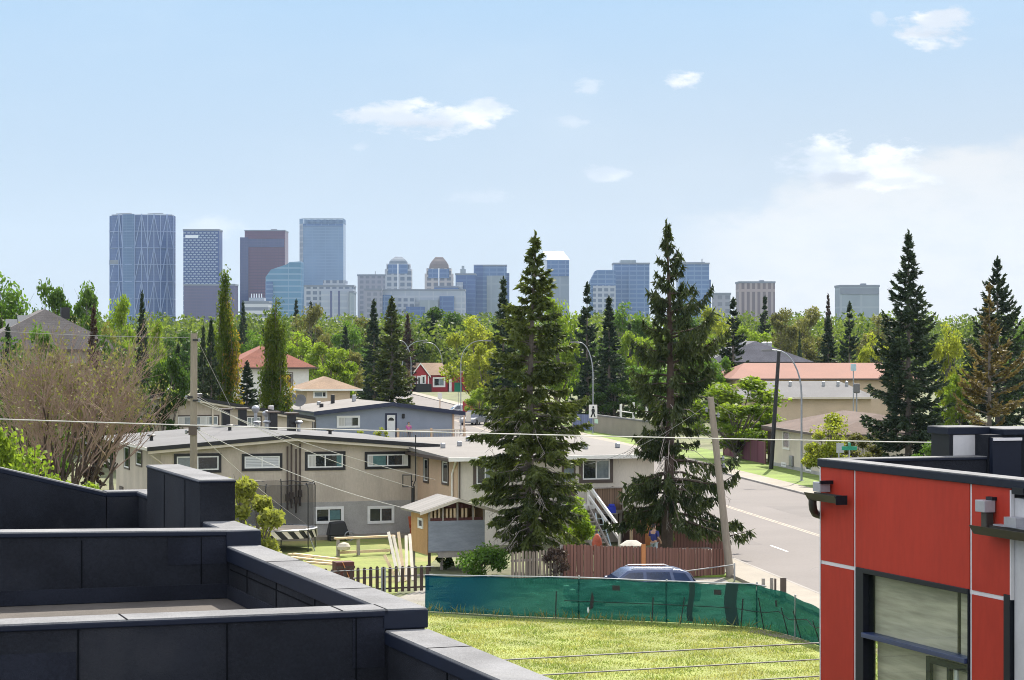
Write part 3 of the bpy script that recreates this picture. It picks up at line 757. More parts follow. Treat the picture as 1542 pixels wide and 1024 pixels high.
def win(par, plane, a0, z0, a1, z1, trim='trimk', tw_=.09, sash='vinyl', split=(.5,), glass=('pane', 'panelt'), blind=None, sill=False, off=0., name='window', depth=.05):
    """plane 'f': wall at y=off facing -y, a is x;  plane 'l': wall at x=off facing -x, a is y"""
    if a0 > a1: a0, a1 = a1, a0
    def B(mb, p0, q0, p1, q1, o0, o1):
        if plane == 'f': mb.box(p0, off-o1, q0, p1, off-o0, q1)
        else: mb.box(off-o1, p0, q0, off-o0, p1, q1)
        return mb
    t_ = tw_; f = MB()
    B(f, a0-t_, z0-t_, a0, z1+t_, 0, depth); B(f, a1, z0-t_, a1+t_, z1+t_, 0, depth); B(f, a0, z1, a1, z1+t_, 0, depth); B(f, a0, z0-t_, a1, z0, 0, depth)
    w = f.build(name, M[trim], par)
    edges = [a0]+[a0+(a1-a0)*s for s in split]+[a1]; sw = min(.06, (a1-a0)*.08)
    s = MB()
    B(s, a0+.001, z0+.001, a0+sw, z1-.001, .004, depth*.8); B(s, a1-sw, z0+.001, a1-.001, z1-.001, .004, depth*.8); B(s, a0+sw, z1-sw, a1-sw, z1-.001, .004, depth*.8); B(s, a0+sw, z0+.001, a1-sw, z0+sw, .004, depth*.8)
    for e in edges[1:-1]: B(s, e-sw/2, z0+sw, e+sw/2, z1-sw, .004, depth*.78)
    if sash: s.build('sash', M[sash], w)
    for i in range(len(edges)-1):
        g_ = glass[i % len(glass)]
        if g_: B(MB(), edges[i]+(sw if i == 0 else sw/2), z0+sw, edges[i+1]-(sw if i == len(edges)-2 else sw/2), z1-sw, .006, .014).build('pane', M[g_], w)
    for (b0, b1, q0, q1, m) in (blind or ()):
        bw = (a1-a0-2*sw); bh = (z1-z0-2*sw)
        B(MB(), a0+sw+bw*b0, z0+sw+bh*q0, a0+sw+bw*b1, z0+sw+bh*q1, .015, .020).build('blind', M[m], w)
    if sill: B(MB(), a0-t_-.05, z0-t_-.06, a1+t_+.05, z0-t_-.001, 0, depth+.05).build('sill', M['trimw'], w)
    return w

def gable(h, W, D, zl, zr, xa, za, wallm, roofm, trim, u0=-.65, u1=None, v0=-.5, v1=None, th=.16, under='soffit', z_base=0, fascia=.17):
    """low gable facing front; zl, zr roof-top heights at the eave ends u0, u1; za at the ridge xa"""
    u1 = W+.65 if u1 is None else u1; v1 = D+.5 if v1 is None else v1
    rz = lambda x: zl+(za-zl)*(x-u0)/(xa-u0) if x <= xa else za+(zr-za)*(x-xa)/(u1-xa)
    e = th+.03
    MB().prism_y([(0, z_base), (W, z_base), (W, rz(W)-e), (xa, za-e), (0, rz(0)-e)], 0, D).build('wall', M[wallm], h)
    roof = MB().prism_y([(u0, zl-th), (xa, za-th), (u1, zr-th), (u1, zr), (xa, za), (u0, zl)], v0+.04, v1).build('roof', M[roofm], h)
    MB().prism_y([(u0-.03, zl-fascia), (xa, za-fascia), (u1+.03, zr-fascia), (u1+.03, zr+.02), (xa, za+.02), (u0-.03, zl+.02)], v0-.03, v0+.038).build('fascia', M[trim], roof)
    if under: MB().prism_y([(u0+.02, zl-fascia-.13), (xa, za-fascia-.13), (u1-.02, zr-fascia-.13), (u1-.02, zr-fascia-.002), (xa, za-fascia-.002), (u0+.02, zl-fascia-.002)], v0+.03, v0+.10).build('barge_board', M[under], roof)
    bx(u0-.05, v0+.04, zl-.15, u0-.002, v1, zl-.01).build('eave_gutter', M['trimw' if under else trim], roof)
    return roof, rz

def hiproof(h, x0, y0, x1, y1, ze, zt, m, inset, trim='trimw', name='roof'):
    iy = min(inset, (y1-y0)/2-.05); ix = min(inset, (x1-x0)/2-.05)
    ym = (y0+y1)/2
    b = [(x0, y0, ze), (x1, y0, ze), (x1, y1, ze), (x0, y1, ze)]
    if (x1-x0) >= (y1-y0): rt = [(x0+inset, ym, zt), (x1-inset, ym, zt)]; f = [(0, 1, 5, 4), (1, 2, 5), (2, 3, 4, 5), (3, 0, 4), (3, 2, 1, 0)]
    else: xm = (x0+x1)/2; rt = [(xm, y0+inset, zt), (xm, y1-inset, zt)]; f = [(0, 1, 4), (1, 2, 5, 4), (2, 3, 5), (3, 0, 4, 5), (3, 2, 1, 0)]
    r = MB().add(b+rt, f).build(name, M[m], h)
    fb = MB(); d = .07
    fb.box(x0-d, y0-d, ze-.16, x1+d, y0, ze+.012); fb.box(x0-d, y1, ze-.16, x1+d, y1+d, ze+.012); fb.box(x0-d, y0, ze-.16, x0, y1, ze+.012); fb.box(x1, y0, ze-.16, x1+d, y1, ze+.012)
    fb.build('fascia', M[trim], r)
    return r

# --- beige duplex with the dark roof edge
kx = (635-CX)/F*112; H1 = Fr(kx, 112); uL = H1.u(242); H1 = H1.shift(uL); W1 = H1.u(635)
h1 = thing('house', 'beige stucco house with black edged grey roof and four wide windows above the back lawn', 'house', H1.loc, TH)
D1 = H1.v(175)
ua, ur, ul = H1.u(444.6, -.5), H1.u(661, -.5), H1.u(222.5, -.5)
r1, rz1 = gable(h1, W1, D1, H1.z(674, ul, -.5), H1.z(669.5, ur, -.5), ua, H1.z(654.5, ua, -.5), 'beige', 'roofgrey', 'trimk', ul, ur, -.55, D1+.6)
zb = H1.z(757, W1/2, 0)
bx(.01, -.035, 0, W1-.01, -.002, zb).build('lower_wall', M['greystucco'], h1)
for x0, y0, x1, y1, bl in [(266, 687, 329, 708, ((0, .5, 0, 1, 'panelt'),)), (368, 687, 421, 705, ((0, .49, 0, 1, 'blindw'), (.51, 1, 0, 1, 'blindw'))), (463, 684, 516, 704, ((0, .22, 0, 1, 'curtain'), (.85, 1, 0, 1, 'teal'))), (553, 684, 614, 702, ((.0, .12, 0, 1, 'curtain'), (.88, 1, 0, 1, 'curtain'), (.12, .45, 0, 1, 'teal')))]:
    a, b = H1.u(x0), H1.u(x1); m = (a+b)/2
    win(h1, 'f', a, H1.z(y1, m), b, H1.z(y0, m), 'trimk', .13, blind=bl, glass=('pane', 'pane'))
for x0, y0, x1, y1 in [(400, 768, 414, 786), (475, 765, 515, 786), (555, 764, 591, 786)]:
    a, b = H1.u(x0), H1.u(x1); m = (a+b)/2
    win(h1, 'f', a, H1.z(y1, m), b, H1.z(y0, m), 'vinyl', .07, off=-.036, glass=('pane', 'pane'), blind=((.5, .97, .1, .9, 'teal'),) if x0 == 475 else None)
for x0, y0, x1, y1 in [(188, 673, 195, 704), (206, 680, 214, 700)]:
    a, b = H1.v(x0), H1.v(x1); m = (a+b)/2
    win(h1, 'l', a, H1.z(y1, 0, m), b, H1.z(y0, 0, m), 'trimbr', .08, split=())
a, b = H1.v(181), H1.v(186)
bx(-.05, a, 0, -.002, b, 2.0).build('door', M['trimbr'], h1)
# bundle of service pipes on the wall
for px, y0, y1 in [(433, 672, 768), (439, 668, 765), (446, 676, 772), (452, 668, 762)]:
    u = H1.u(px, -.1); MB().tube([(u, -.10, H1.z(y1, u)), (u, -.10, H1.z(y0, u))], .045, 6).build('service_pipe', M['trimbr'], h1)
    bx(u-.09, -.17, H1.z(y1-14, u), u+.09, -.036, H1.z(y1-24, u)).build('meter_box', M['trimbr'], h1)
u = W1+.02
MB().tube([(u+.55, -.3, rz1(W1)-.3), (u+.1, -.12, rz1(W1)-.75), (u+.02, -.1, rz1(W1)-1), (u+.02, -.1, .2)], .05, 6).build('downspout', M['trimw'], h1)
MB().tube([(ul+.15, -.35, H1.z(684, 0)), (.2, -.12, H1.z(702, .2)), (.25, -.1, .3)], .05, 6).build('downspout', M['soffit'], h1)
bx(-.2, -1.2, 0, W1*.97, -.04, .16).build('concrete_step', M['concrete'], h1)
# chimneys and turbine vents on the roof ridge
for px, y0, y1, v in [(411, 630, 649, 7.5), (439, 629, 649, 7.8), (340, 621, 640, 12.4), (365, 621, 640, 12.7)]:
    u = H1.u(px, v); zt_ = H1.z(y0, u, v); zb_ = rz1(u)-.1
    zb_ = rz1(u)-.1; hgt = .95; s = .2
    ch = bx(u-s, v-s, zb_, u+s, v+s, zb_+hgt).build('chimney', M['trimk'], h1, bevel=.02)
    bx(u-s-.12, v-s-.12, zb_+hgt+.001, u+s+.12, v+s+.12, zb_+hgt+.09).build('chimney_cap', M['trimbr'], ch)
for px, v, hh in [(385, 10.5, 1.15), (401, 8.6, .95), (402, 7.0, .5), (450, 7.4, .6), (387, 9.0, .4), (346, 8., .35), (228, 5, .35), (497, 6., .3)]:
    u = H1.u(px, v); zb_ = rz1(u)-.05; dark = hh < .36
    vp = MB().lathe([(.09, 0), (.09, hh*.7)], 10, (u, v, zb_)).build('vent_stack', M['trimk' if dark else 'galv'], h1, smooth=True)
    MB().lathe([(.10, hh*.7), (.19, hh*.78), (.22, hh*.9), (.15, hh), (.02, hh*1.04)], 12, (u, v, zb_)).build('vent_cap', M['trimk' if dark else 'galv'], vp, smooth=True)

# --- pale second house behind the big spruce
kx = (950-CX)/F*108.7; H2 = Fr(kx, 108.7); H2 = H2.shift(H2.u(690)); W2 = H2.u(985)
h2 = thing('house', 'pale house with peach side wall and wooden stairs behind the two tall spruces', 'house', H2.loc, TH)
D2 = 11.5
ze0 = H2.z(689.5, -.6, -.6); slope = (4.52-ze0)/12.5
bx(0, 0, 0, W2, D2, ze0-.17).build('wall', M['paleside'], h2)
bx(-.03, .02, 0, -.002, D2, ze0-.18).build('side_wall', M['peach'], h2)  # warm bounced light painted on as a peach layer over the pale wall
up = lambda y: ze0+slope*(y+.6)
rf = MB().prism_x([(-.6, ze0-.16), (D2+.6, up(D2+.6)-.16), (D2+.6, up(D2+.6)), (-.6, ze0)], -.62, W2+.6).build('roof', M['rooflight'], h2)
bx(-.66, -.70, ze0-.17, W2+.64, -.602, ze0+.01).build('fascia', M['trimw'], rf)
bx(-.68, -.60, ze0-.17, -.622, D2+.6, ze0-.02).build('eave_gutter', M['trimbr'], rf)
zb2 = H2.z(757, W2/2)
for x0, y0, x1, y1, kw in [(717, 695, 744, 729, dict(trim='trimbr', tw_=.14)), (877, 692, 918, 722, dict(trim='trimbr', tw_=.16, glass=('pane', 'panelt'))), (907, 776, 921, 797, dict(trim='trimbr', tw_=.12, split=()))]:
    a, b = H2.u(x0), H2.u(x1); m = (a+b)/2; win(h2, 'f', a, H2.z(y1, m), b, H2.z(y0, m), **kw)
for x0, y0, x1, y1 in [(640, 691, 646, 724), (668, 695, 676, 727)]:
    a, b = H2.v(x0), H2.v(x1); m = (a+b)/2; win(h2, 'l', a, H2.z(y1, 0, m), b, H2.z(y0, 0, m), 'trimbr', .1, split=(), off=-.03)
a, b = H2.u(846), H2.u(866); dz = H2.z(757, a)
dr = bx(a, -.06, dz, b, -.002, dz+2.0).build('door', M['trimbr'], h2); bx(a+.1, -.075, dz+.9, b-.1, -.0605, dz+1.85).build('pane', M['panelt'], dr)
MB().tube([(-.2, -.25, ze0-.2), (-.05, .5, ze0-.55), (-.1, .6, ze0-.8), (-.1, .6, 1.2)], .05, 6).build('downspout', M['trimw'], h2)
MB().tube([(.05, -.06, ze0-.2), (.05, -.06, .4)], .035, 6).build('service_pipe', M['trimbr'], h2)
for px, v in [(667, 5), (692, 6), (882, 3), (930, 3.5), (705, 9)]:
    u = H2.u(px, v); bx(u-.11, v-.11, up(v)-.02, u+.11, v+.11, up(v)+.24).build('roof_vent', M['galv'], h2, bevel=.05)
# balcony, landing, stair
M['deckw'] = planks('weathered_cedar', (.19, .125, .085), .12, 'x', .85, .3, .16)
M['wood'] = mat('fresh_lumber', (.62, .47, .29), .7, .14, 2, 20); M['oldwood'] = mat('grey_wood', (.30, .27, .24), .85, .18, 2, 18, stretch=(1, 1, .3))
M['whitewood'] = mat('white_painted_wood', (.62, .60, .57), .7, .08)
a, b = H2.u(881), H2.u(922); zf = H2.z(766, a)
bal = bx(a, -1.3, zf-.16, b, -.002, zf).build('balcony', M['oldwood'], h2)
bx(a, -1.3, zf+.01, b, -1.26, zf+1.02).build('balustrade', M['deckw'], bal)
bx(b-.04, -1.25, zf+.01, b, -.01, zf+1.02).build('balustrade', M['deckw'], bal)
bx(a-.05, -1.36, zf+1.021, b+.05, -1.22, zf+1.08).build('handrail', M['oldwood'], bal)
for x in (a+.06, b-.06): bx(x-.06, -1.27, 0, x+.06, -1.15, zf-.161).build('post', M['oldwood'], bal)
a0 = H2.u(842); zl_ = H2.z(759, a0)
ld = bx(a0, -1.3, zl_-.16, a-.01, -.002, zl_).build('landing', M['whitewood'], h2)
bx(a0, -1.31, zl_-.5, a-.01, -1.27, zl_-.165).build('skirt_board', M['oldwood'], ld)
st = MB(); sx0, sx1 = H2.u(868, -1.3), H2.u(880, -1.3); n = 10
for i in range(n):
    z = zl_*(1-(i+1)/(n+1)); y = -1.32-.26*i
    st.box(sx0-.1, y-.27, z-.04, sx1+.15, y-.005, z)
stair = st.build('stair', M['oldwood'], h2)
for x in (sx0-.14, sx1+.2):
    MB().beam((x, -1.3, zl_-.1), (x, -1.3-.26*n, .1), .05, .24).build('stringer', M['oldwood'], stair)
xr = sx1+.2
MB().beam((xr, -1.3, zl_+.95), (xr+.5, -1.3-.26*n, 1.0), .09, .14).build('handrail', M['whitewood'], stair)
MB().beam((xr, -1.3, zl_+.45), (xr+.5, -1.3-.26*n, .5), .08, .12).build('handrail', M['whitewood'], stair)
for q in (0, 1): bx(xr+.5*q-.05, -1.33-2.6*q, .1 if q else zl_-.1, xr+.5*q+.05, -1.25-2.6*q, (1.05 if q else zl_+1.0)).build('newel_post', M['whitewood'], stair)

# --- beige house behind
kx = (255-CX)/F*165; H0 = Fr(kx, 165); H0 = H0.shift(H0.u(192)); W0 = H0.u(470)
h0 = thing('house', 'beige house with shallow gable and thick black roof edge behind the grey roofed house', 'house', H0.loc, TH)
ua, ur, ul = H0.u(252, -.5), H0.u(474, -.5), H0.u(184, -.5)
r0, rz0 = gable(h0, W0, 11, H0.z(604, ul, -.5), H0.z(628, ur, -.5), ua, H0.z(590.5, ua, -.5), 'beige', 'rooftan', 'trimk', ul, ur, -.6, 11.5, fascia=.22)
for x0, y0, x1, y1, bl in [(185, 628, 223, 641, None), (268, 627, 328, 640, ((0, .15, 0, 1, 'curtain'), (.55, .8, 0, 1, 'curtain'))), (372, 628, 392, 641, None)]:
    a, b = H0.u(x0), H0.u(x1); m = (a+b)/2; win(h0, 'f', a, H0.z(y1, m), b, H0.z(y0, m), 'trimbr', .1, blind=bl, glass=('panelt', 'panelt'), split=(.35, .7))
a, b = H0.u(228), H0.u(265); bx(a, -.05, 0, b, -.002, rz0(a)-.25).build('cream_panel', M['cream'], h0)
for px in (227, 266, 320, 405): u = H0.u(px); bx(u-.06, -.09, 0, u+.06, -.051, rz0(u)-.26).build('trim_board', M['soffit'], h0)
for px, v in [(250, 6), (300, 5), (408, 5)]: u = H0.u(px, v); bx(u-.2, v-.2, rz0(u)-.02, u+.2, v+.2, rz0(u)+.35).build('roof_vent', M['galv'], h0, bevel=.05)

# --- blue grey bungalow
kx = (590-CX)/F*205; HB = Fr(kx, 205); HB = HB.shift(HB.u(478)); WB = HB.u(683)
hb = thing('house', 'blue grey bungalow with navy roof edge and white door', 'house', HB.loc, TH)
ua, ur, ul = HB.u(590, -.5), HB.u(700, -.5), HB.u(473, -.5)
rB, rzB = gable(hb, WB, 13, HB.z(620, ul, -.5), HB.z(620, ur, -.5), ua, HB.z(605.8, ua, -.5), 'bluesid', 'rooflight', 'trimn', ul, ur, -.6, 13.5, under=None, fascia=.34)
a, b = HB.u(509), HB.u(540); m = (a+b)/2
win(hb, 'f', a, HB.z(642, m), b, HB.z(628, m), 'vinyl', .12, split=(.33, .67), blind=((0, .3, 0, 1, 'curtain'), (.35, .65, 0, 1, 'blindw')))
a, b = HB.u(582.5), HB.u(595); zd_ = HB.z(625, a); zf = max(.5, zd_-2.05)
dr = bx(a, -.04, zf, b, -.002, zd_).build('door', M['vinyl'], hb)
df = MB(); df.box(a-.16, -.06, zf, a, -.003, zd_+.16); df.box(b, -.06, zf, b+.16, -.003, zd_+.16); df.box(a, -.06, zd_, b, -.003, zd_+.16); df.build('door_frame', M['trimn'], dr)
pa = [(a+(b-a)*(.5+.36*math.cos(q)), zd_-.5+.28*math.sin(q)) for q in [math.pi*i/8 for i in range(9)]]
MB().prism_y(pa, -.055, -.041).build('pane', M['pane'], dr)
u = HB.u(607); bx(u-.12, -.16, HB.z(630, u), u+.12, -.002, HB.z(623, u)).build('wall_lamp', M['trimk'], hb, bevel=.04)
bx(WB-.12, -.07, 0, WB+.05, -.002, rzB(WB)-.3).build('corner_board', M['peach'], hb)
for x0, x1 in [(441, 447), (452, 456), (461, 467), (470, 473)]:
    a, b = HB.v(x0), HB.v(x1); win(hb, 'l', a, 1.0, b, 2.3, 'trimw', .09, split=())
bx(-.04, .5, 0, -.002, 12.8, 2.45).build('side_wall', M['trimbr'], hb)
for px, v, hh, dark in [(484, 5, .35, 1), (501, 9, .8, 1), (533, 8, .6, 0), (480, 9.5, .3, 0)]:
    u = HB.u(px, v); bx(u-.16, v-.16, rzB(u)-.02, u+.16, v+.16, rzB(u)+hh).build('roof_vent', M['trimk' if dark else 'galv'], hb, bevel=.03)
for px, v in [(452, 6), (438, 10)]:
    u = HB.u(px, v); zz = rzB(u)
    d_ = MB().tube([(u, v, zz-.05), (u, v, zz+.6)], .04, 6).build('dish_mast', M['galv'], hb)
    MB().lathe([(.02, 0), (.35, .06), (.6, .2), (.62, .2), (.36, .03), (.02, -.03)], 18).build('dish', M['roofgrey'], d_, smooth=True)
    d_.children[0].location = (u, v, zz+.7); d_.children[0].rotation_euler = (R(62), 0, R(-30))
# deck with railing in front of the blue bungalow
dk0, dk1 = HB.u(588), HB.u(687)
hd = thing('deck', 'raised wooden deck with pale railing against the blue grey bungalow', 'deck', HB.w(dk0, -2.4), TH)
L_ = dk1-dk0; zf = .55
bx(0, 0, zf-.2, L_, 2.3, zf).build('floor', M['oldwood'], hd)
for i in range(3): bx(L_*i/2-.09, -.06, 0, L_*i/2+.09, .12, zf+1.15).build('post', M['peach'], hd)
bx(0, -.02, zf+.93, L_, .08, zf+1.02).build('handrail', M['soffit'], hd)
b_ = MB()
for i in range(int(L_/.15)): b_.box(.12+i*.15, .01, zf+.1, .15+i*.15, .05, zf+.929)
b_.box(0, 0, zf+.06, L_, .06, zf+.1); b_.build('balustrade', M['oldwood'], hd)

# --- two storey white house, red tile hip roof
HT = Fr((350-CX)/F*262, 262, R(14)); WT = HT.u(465)
ht = thing('house', 'white two storey house with red tile hip roof between the columnar poplars', 'house', HT.loc, HT.rot)
ze_ = HT.z(553, WT); zt_ = HT.z(519, WT*.3, 5)
bx(0, 0, 0, WT, 11, ze_-.2).build('wall', M['white'], ht)
hiproof(ht, -.8, -.8, WT+.8, 11.8, ze_, zt_, 'roofred', 4.5, 'trimbr')
a, b = HT.u(431), HT.u(440); win(ht, 'f', a, HT.z(582, a), b, HT.z(562, a), 'trimbr', .1, split=())
# --- low peach house with tan roof
HP = Fr((462-CX)/F*245, 245, R(14)); WP = HP.u(527)
hp = thing('house', 'low tan house with beige hip roof beside the white two storey house', 'house', HP.loc, HP.rot)
ze_ = HP.z(586, WP/2); bx(0, 0, 0, WP, 8, ze_-.15).build('wall', M['tan'], hp)
hiproof(hp, -.7, -.7, WP+1.2, 8.7, ze_, HP.z(567, 1, 4), 'rooftan', 3.6, 'trimw')
a, b = HP.u(473), HP.u(491); win(hp, 'f', a, HP.z(598, a), b, HP.z(590, a), 'trimw', .12, split=(.7,), glass=('panelt', 'pane'))
# --- tiny red house at the end of the road
HR = Fr((619.5-CX)/F*420, 420, R(24)); q = HR.u(645); WR = HR.u(676)
hr = thing('house', 'small red house with tan roof and white windows at the far end of the road', 'house', HR.loc, HR.rot)
ze_, za_ = HR.z(566, 0), HR.z(548.5, q/2)
MB().prism_y([(0, 0), (q, 0), (q, ze_), (q/2, za_), (0, ze_)], 0, 9).build('wall', M['redsid'], hr)
bx(q+.001, .6, 0, WR, 8, ze_+.2).build('wall', M['redshade'], hr)
rr = MB().prism_y([(-.35, ze_-.35), (q/2, za_+.02), (q+.35, ze_-.35), (q+.35, ze_-.1), (q/2, za_+.27), (-.35, ze_-.1)], -.3, 9.3).build('roof', M['rooftan'], hr)
MB().prism_y([(-.36, ze_-.36), (q/2, za_+.0), (q+.36, ze_-.36), (q+.36, ze_-.06), (q/2, za_+.29), (-.36, ze_-.06)], -.36, -.301).build('barge_board', M['trimw'], rr)
MB().prism_x([(.1, ze_+.1), (8.6, ze_+.1), (4.3, za_+.2)], q*.55, WR+.4).build('roof', M['rooftan'], hr)
for x0, x1, y0, y1, pl in [(621.5, 624.5, 568, 577, 0), (629.5, 632.5, 568, 584, 0), (636, 639.5, 567, 577.5, 0), (653.5, 668.5, 570, 581, .6)]:
    a, b = HR.u(x0, pl), HR.u(x1, pl); win(hr, 'f', a, HR.z(y1, a, pl), b, HR.z(y0, a, pl), 'trimw', .25, split=() if pl == 0 else (.5,), off=pl)
bx(q-.1, -.05, 0, q+.12, .1, ze_).build('corner_board', M['trimw'], hr)
bx(WR+.5, 1, 0, WR+4.5, 6, 3.4).build('porch', M['redshade'], hr); bx(WR+.4, .9, 0, WR+.9, 1.1, 3.3).build('porch_post', M['trimw'], hr); bx(WR+.3, .8, 3.401, WR+4.8, 6.2, 3.7).build('porch_roof', M['rooftan'], hr)
bx(q*.1, -1.6, 0, q*1.0, -.01, 1.5).build('porch', M['trimk'], hr)

# --- right side buildings
HO = Fr((1100-CX)/F*232, 232, R(4)); WO = HO.u(1385)
ho = thing('building', 'long building with orange red hip roof behind the tall street lamp', 'building', HO.loc, HO.rot)
ze_, zt_ = HO.z(570, WO/2), HO.z(546.5, WO/2, 7)
bx(.6, .6, 0, WO-.6, 13, ze_-.1).build('wall', M['tan'], ho); hiproof(ho, 0, 0, WO, 14, ze_, zt_, 'rooforange', 2.6, 'trimbr')
HG = Fr((1120-CX)/F*205, 205, R(4)); a = HG.u(1128); WG = HG.u(1320)
hg = thing('building', 'tan building with pale grey roof in front of the orange roofed building', 'building', HG.w(a, 0), HG.rot)
WG -= a; HG = HG.shift(a)
ze_, zt_ = HG.z(598, WG/2), HG.z(574, WG/2, 5)
bx(.4, .4, 0, WG-.4, 11, ze_-.1).build('wall', M['tan'], hg); hiproof(hg, -.2, -.2, WG, 11.4, ze_, zt_, 'roofgrey', 2.2, 'soffit')
for px in (1190, 1240, 1262, 1275): u = HG.u(px, 4); bx(u-.13, 3.87, zt_-.5, u+.13, 4.13, zt_+.02).build('roof_vent', M['galv'], hg, bevel=.04)
a = HG.u(1292); win(hg, 'f', a-.6, 1.3, a+.6, 2.6, 'trimw', .1, off=.4)
HS = Fr((1062-CX)/F*275, 275, R(4)); WS = HS.u(1226)
hs = thing('building', 'dark slate hip roofed building behind the orange red roof', 'building', HS.loc, HS.rot)
ze_ = HS.z(545, WS/2); bx(.6, .6, 0, WS-.6, 14, ze_-.1).build('wall', M['greystucco'], hs); hiproof(hs, 0, 0, WS, 15, ze_, HS.z(513.5, WS/2, 7), 'roofslate', 3.0, 'trimk')
for px in (1112, 1150, 1158): u = HS.u(px, 6); bx(u-.3, 5.5, HS.z(520, u, 6)-.6, u+.3, 6.2, HS.z(515, u, 6)).build('roof_vent', M['galv'], hs, bevel=.04)
# cottage facing the road
HK = Fr((1163-CX)/F*173, 173, R(7.8))
hk = thing('house', 'cream cottage with brown roof and white framed window beside the grass verge', 'house', HK.loc, HK.rot)
ze_ = HK.z(641, 0, 0)
bx(0, -16, 0, 9, 0, ze_-.1).build('wall', M['cream'], hk)
hiproof(hk, -.6, -16.6, 9.6, .7, ze_, ze_+1.25, 'roofbrown', 4.4, 'trimbr')
for x0, y0, x1, y1, kw in [(1180, 650, 1188.5, 674, dict(trim='trimw', tw_=.14, sash=None, split=(), blind=((0, 1, .46, .54, 'trimw'),))), (1177.5, 697.5, 1184, 702.5, dict(trim='trimw', tw_=.07, split=())), (1214, 702, 1222, 708, dict(trim='trimw', tw_=.07, split=()))]:
    a, b = HK.v(x0), HK.v(x1); m = (a+b)/2; win(hk, 'l', a, max(.25, HK.z(y1, 0, m)), b, HK.z(y0, 0, m), **kw)
a = HK.v(1193.5); bx(-.2, a-.35, .35, -.002, a+.35, 1.1).build('meter_box', M['galv'], hk, bevel=.05)
bx(-.03, -15.9, 0, -.002, -.05, .35).build('lower_wall', M['greystucco'], hk)
# maroon board fence
mf = thing('board_fence', 'maroon board fence joining the cream cottage under the green tree', 'fence', HK.w(-.1, .8), R(7.8))
LM = HK.v(1090, -.1)-.8
bx(-.03, .8, .1, .03, LM, 1.75).build('board_panel', M['maroon'], mf)
for k in range(7): bx(-.07, .8+k*(LM-.9)/6, 0, -.031, .94+k*(LM-.9)/6, 1.95).build('post', M['maroon'] if k % 2 else M['deckw'], mf)
sd_ = thing('shed', 'dark wooden shed with low roof between maroon fence and cream cottage', 'shed', HK.w(1., 1.4), R(7.8))
bx(0, 0, 0, 3.2, 4, 2.5).build('wall', M['trimbr'], sd_); MB().prism_x([(-.3, 2.51), (4.3, 2.51), (4.3, 2.7), (-.3, 3.0)], -.4, 3.5).build('roof', M['roofbrown'], sd_)
# big grey roofed house on the left
HL = Fr((-30-CX)/F*185, 185, R(16)); WL = HL.u(172)
hl = thing('house', 'large house with grey shingle roof and solar panels half hidden by bare branches', 'house', HL.loc, HL.rot)
ze_ = HL.z(526, WL/2); bx(0, 0, 0, WL, 13, ze_-.1).build('wall', M['greystucco'], hl); rL = hiproof(hl, -.9, -.9, WL+.9, 13.9, ze_, HL.z(470, WL/2, 6.5)+.2, 'roofdgrey', 3.4, 'trimbr')
for i, px in enumerate((20, 38, 52)):
    u = HL.u(px, 4); zz = HL.z(487-6*(i > 0), u, 4)
    MB().hexa([(u-.6, 3.2, zz-.45), (u+.6, 3.2, zz-.45), (u+.6, 4.4, zz+.2), (u-.6, 4.4, zz+.2)], [(u-.6, 3.1, zz-.3), (u+.6, 3.1, zz-.3), (u+.6, 4.3, zz+.35), (u-.6, 4.3, zz+.35)]).build('solar_panel', M['pane'], hl)
u = HL.u(98, 6); bx(u-.35, 5.6, HL.z(480, u, 6), u+.35, 6.4, HL.z(463, u, 6)).build('chimney', M['trimk'], hl)
# ---------------------------------------------------------------- green mesh fence round the lot
pts = [(640, 866, 921), (700, 867, 924), (772, 868, 928), (870, 869.5, 932), (1000, 875, 937.5), (1088, 878, 942), (1140, 879.5, 946), (1172, 888, 953), (1205, 901, 962), (1250, 924, 980)]
path = []
for px, yt, yb in pts:
    p = gd(px, yb); path.append((p.x, p.y, H-(yt-CY)/F*p.y))
m, t = newmat('green_mesh')
tc = t.n('ShaderNodeTexCoord').outputs['Object']
mp = t.n('ShaderNodeMapping'); mp.inputs['Scale'].default_value = (1., 1., 5); t.l(tc, mp.inputs[0])
n_ = t.ramp(t.noise(mp.outputs[0], 1.6, 5, .6), .3, .7); nb = t.ramp(t.noise(tc, .22, 2), .35, .65)
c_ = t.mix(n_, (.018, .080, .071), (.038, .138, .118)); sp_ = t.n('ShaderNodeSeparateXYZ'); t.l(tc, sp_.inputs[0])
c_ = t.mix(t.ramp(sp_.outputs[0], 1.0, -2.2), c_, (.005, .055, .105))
di = t.n('ShaderNodeBsdfDiffuse'); t.l(c_, di.inputs[0]); tr_ = t.n('ShaderNodeBsdfTranslucent'); t.l(c_, tr_.inputs[0])
x1 = t.n('ShaderNodeMixShader'); x1.inputs[0].default_value = .55; t.l(di.outputs[0], x1.inputs[1]); t.l(tr_.outputs[0], x1.inputs[2])
tp = t.n('ShaderNodeBsdfTransparent'); tp.inputs[0].default_value = (.55, .95, .8, 1)
x2 = t.n('ShaderNodeMixShader'); x2.inputs[0].default_value = .27; t.l(x1.outputs[0], x2.inputs[1]); t.l(tp.outputs[0], x2.inputs[2])
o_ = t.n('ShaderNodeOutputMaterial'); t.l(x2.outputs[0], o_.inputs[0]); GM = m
M['dkgreen'] = mat('dark_green_patch', (.004, .030, .026), .8, .1)  # green of the shadow bands painted on the mesh
gf = thing('mesh_fence', 'green mesh construction fence around the vacant lot', 'fence')
rng = np.random.default_rng(11)
P = np.array([(a[0], a[1]) for a in path]); ZT = np.array([a[2] for a in path])
Ls = np.r_[0, np.cumsum(np.linalg.norm(np.diff(P, axis=0), axis=1))]
def fpos(s):
    return np.array([np.interp(s, Ls, P[:, 0]), np.interp(s, Ls, P[:, 1])]), float(np.interp(s, Ls, ZT))
ncol = int(Ls[-1]/.12); nrow = 12; V = []; Q = []
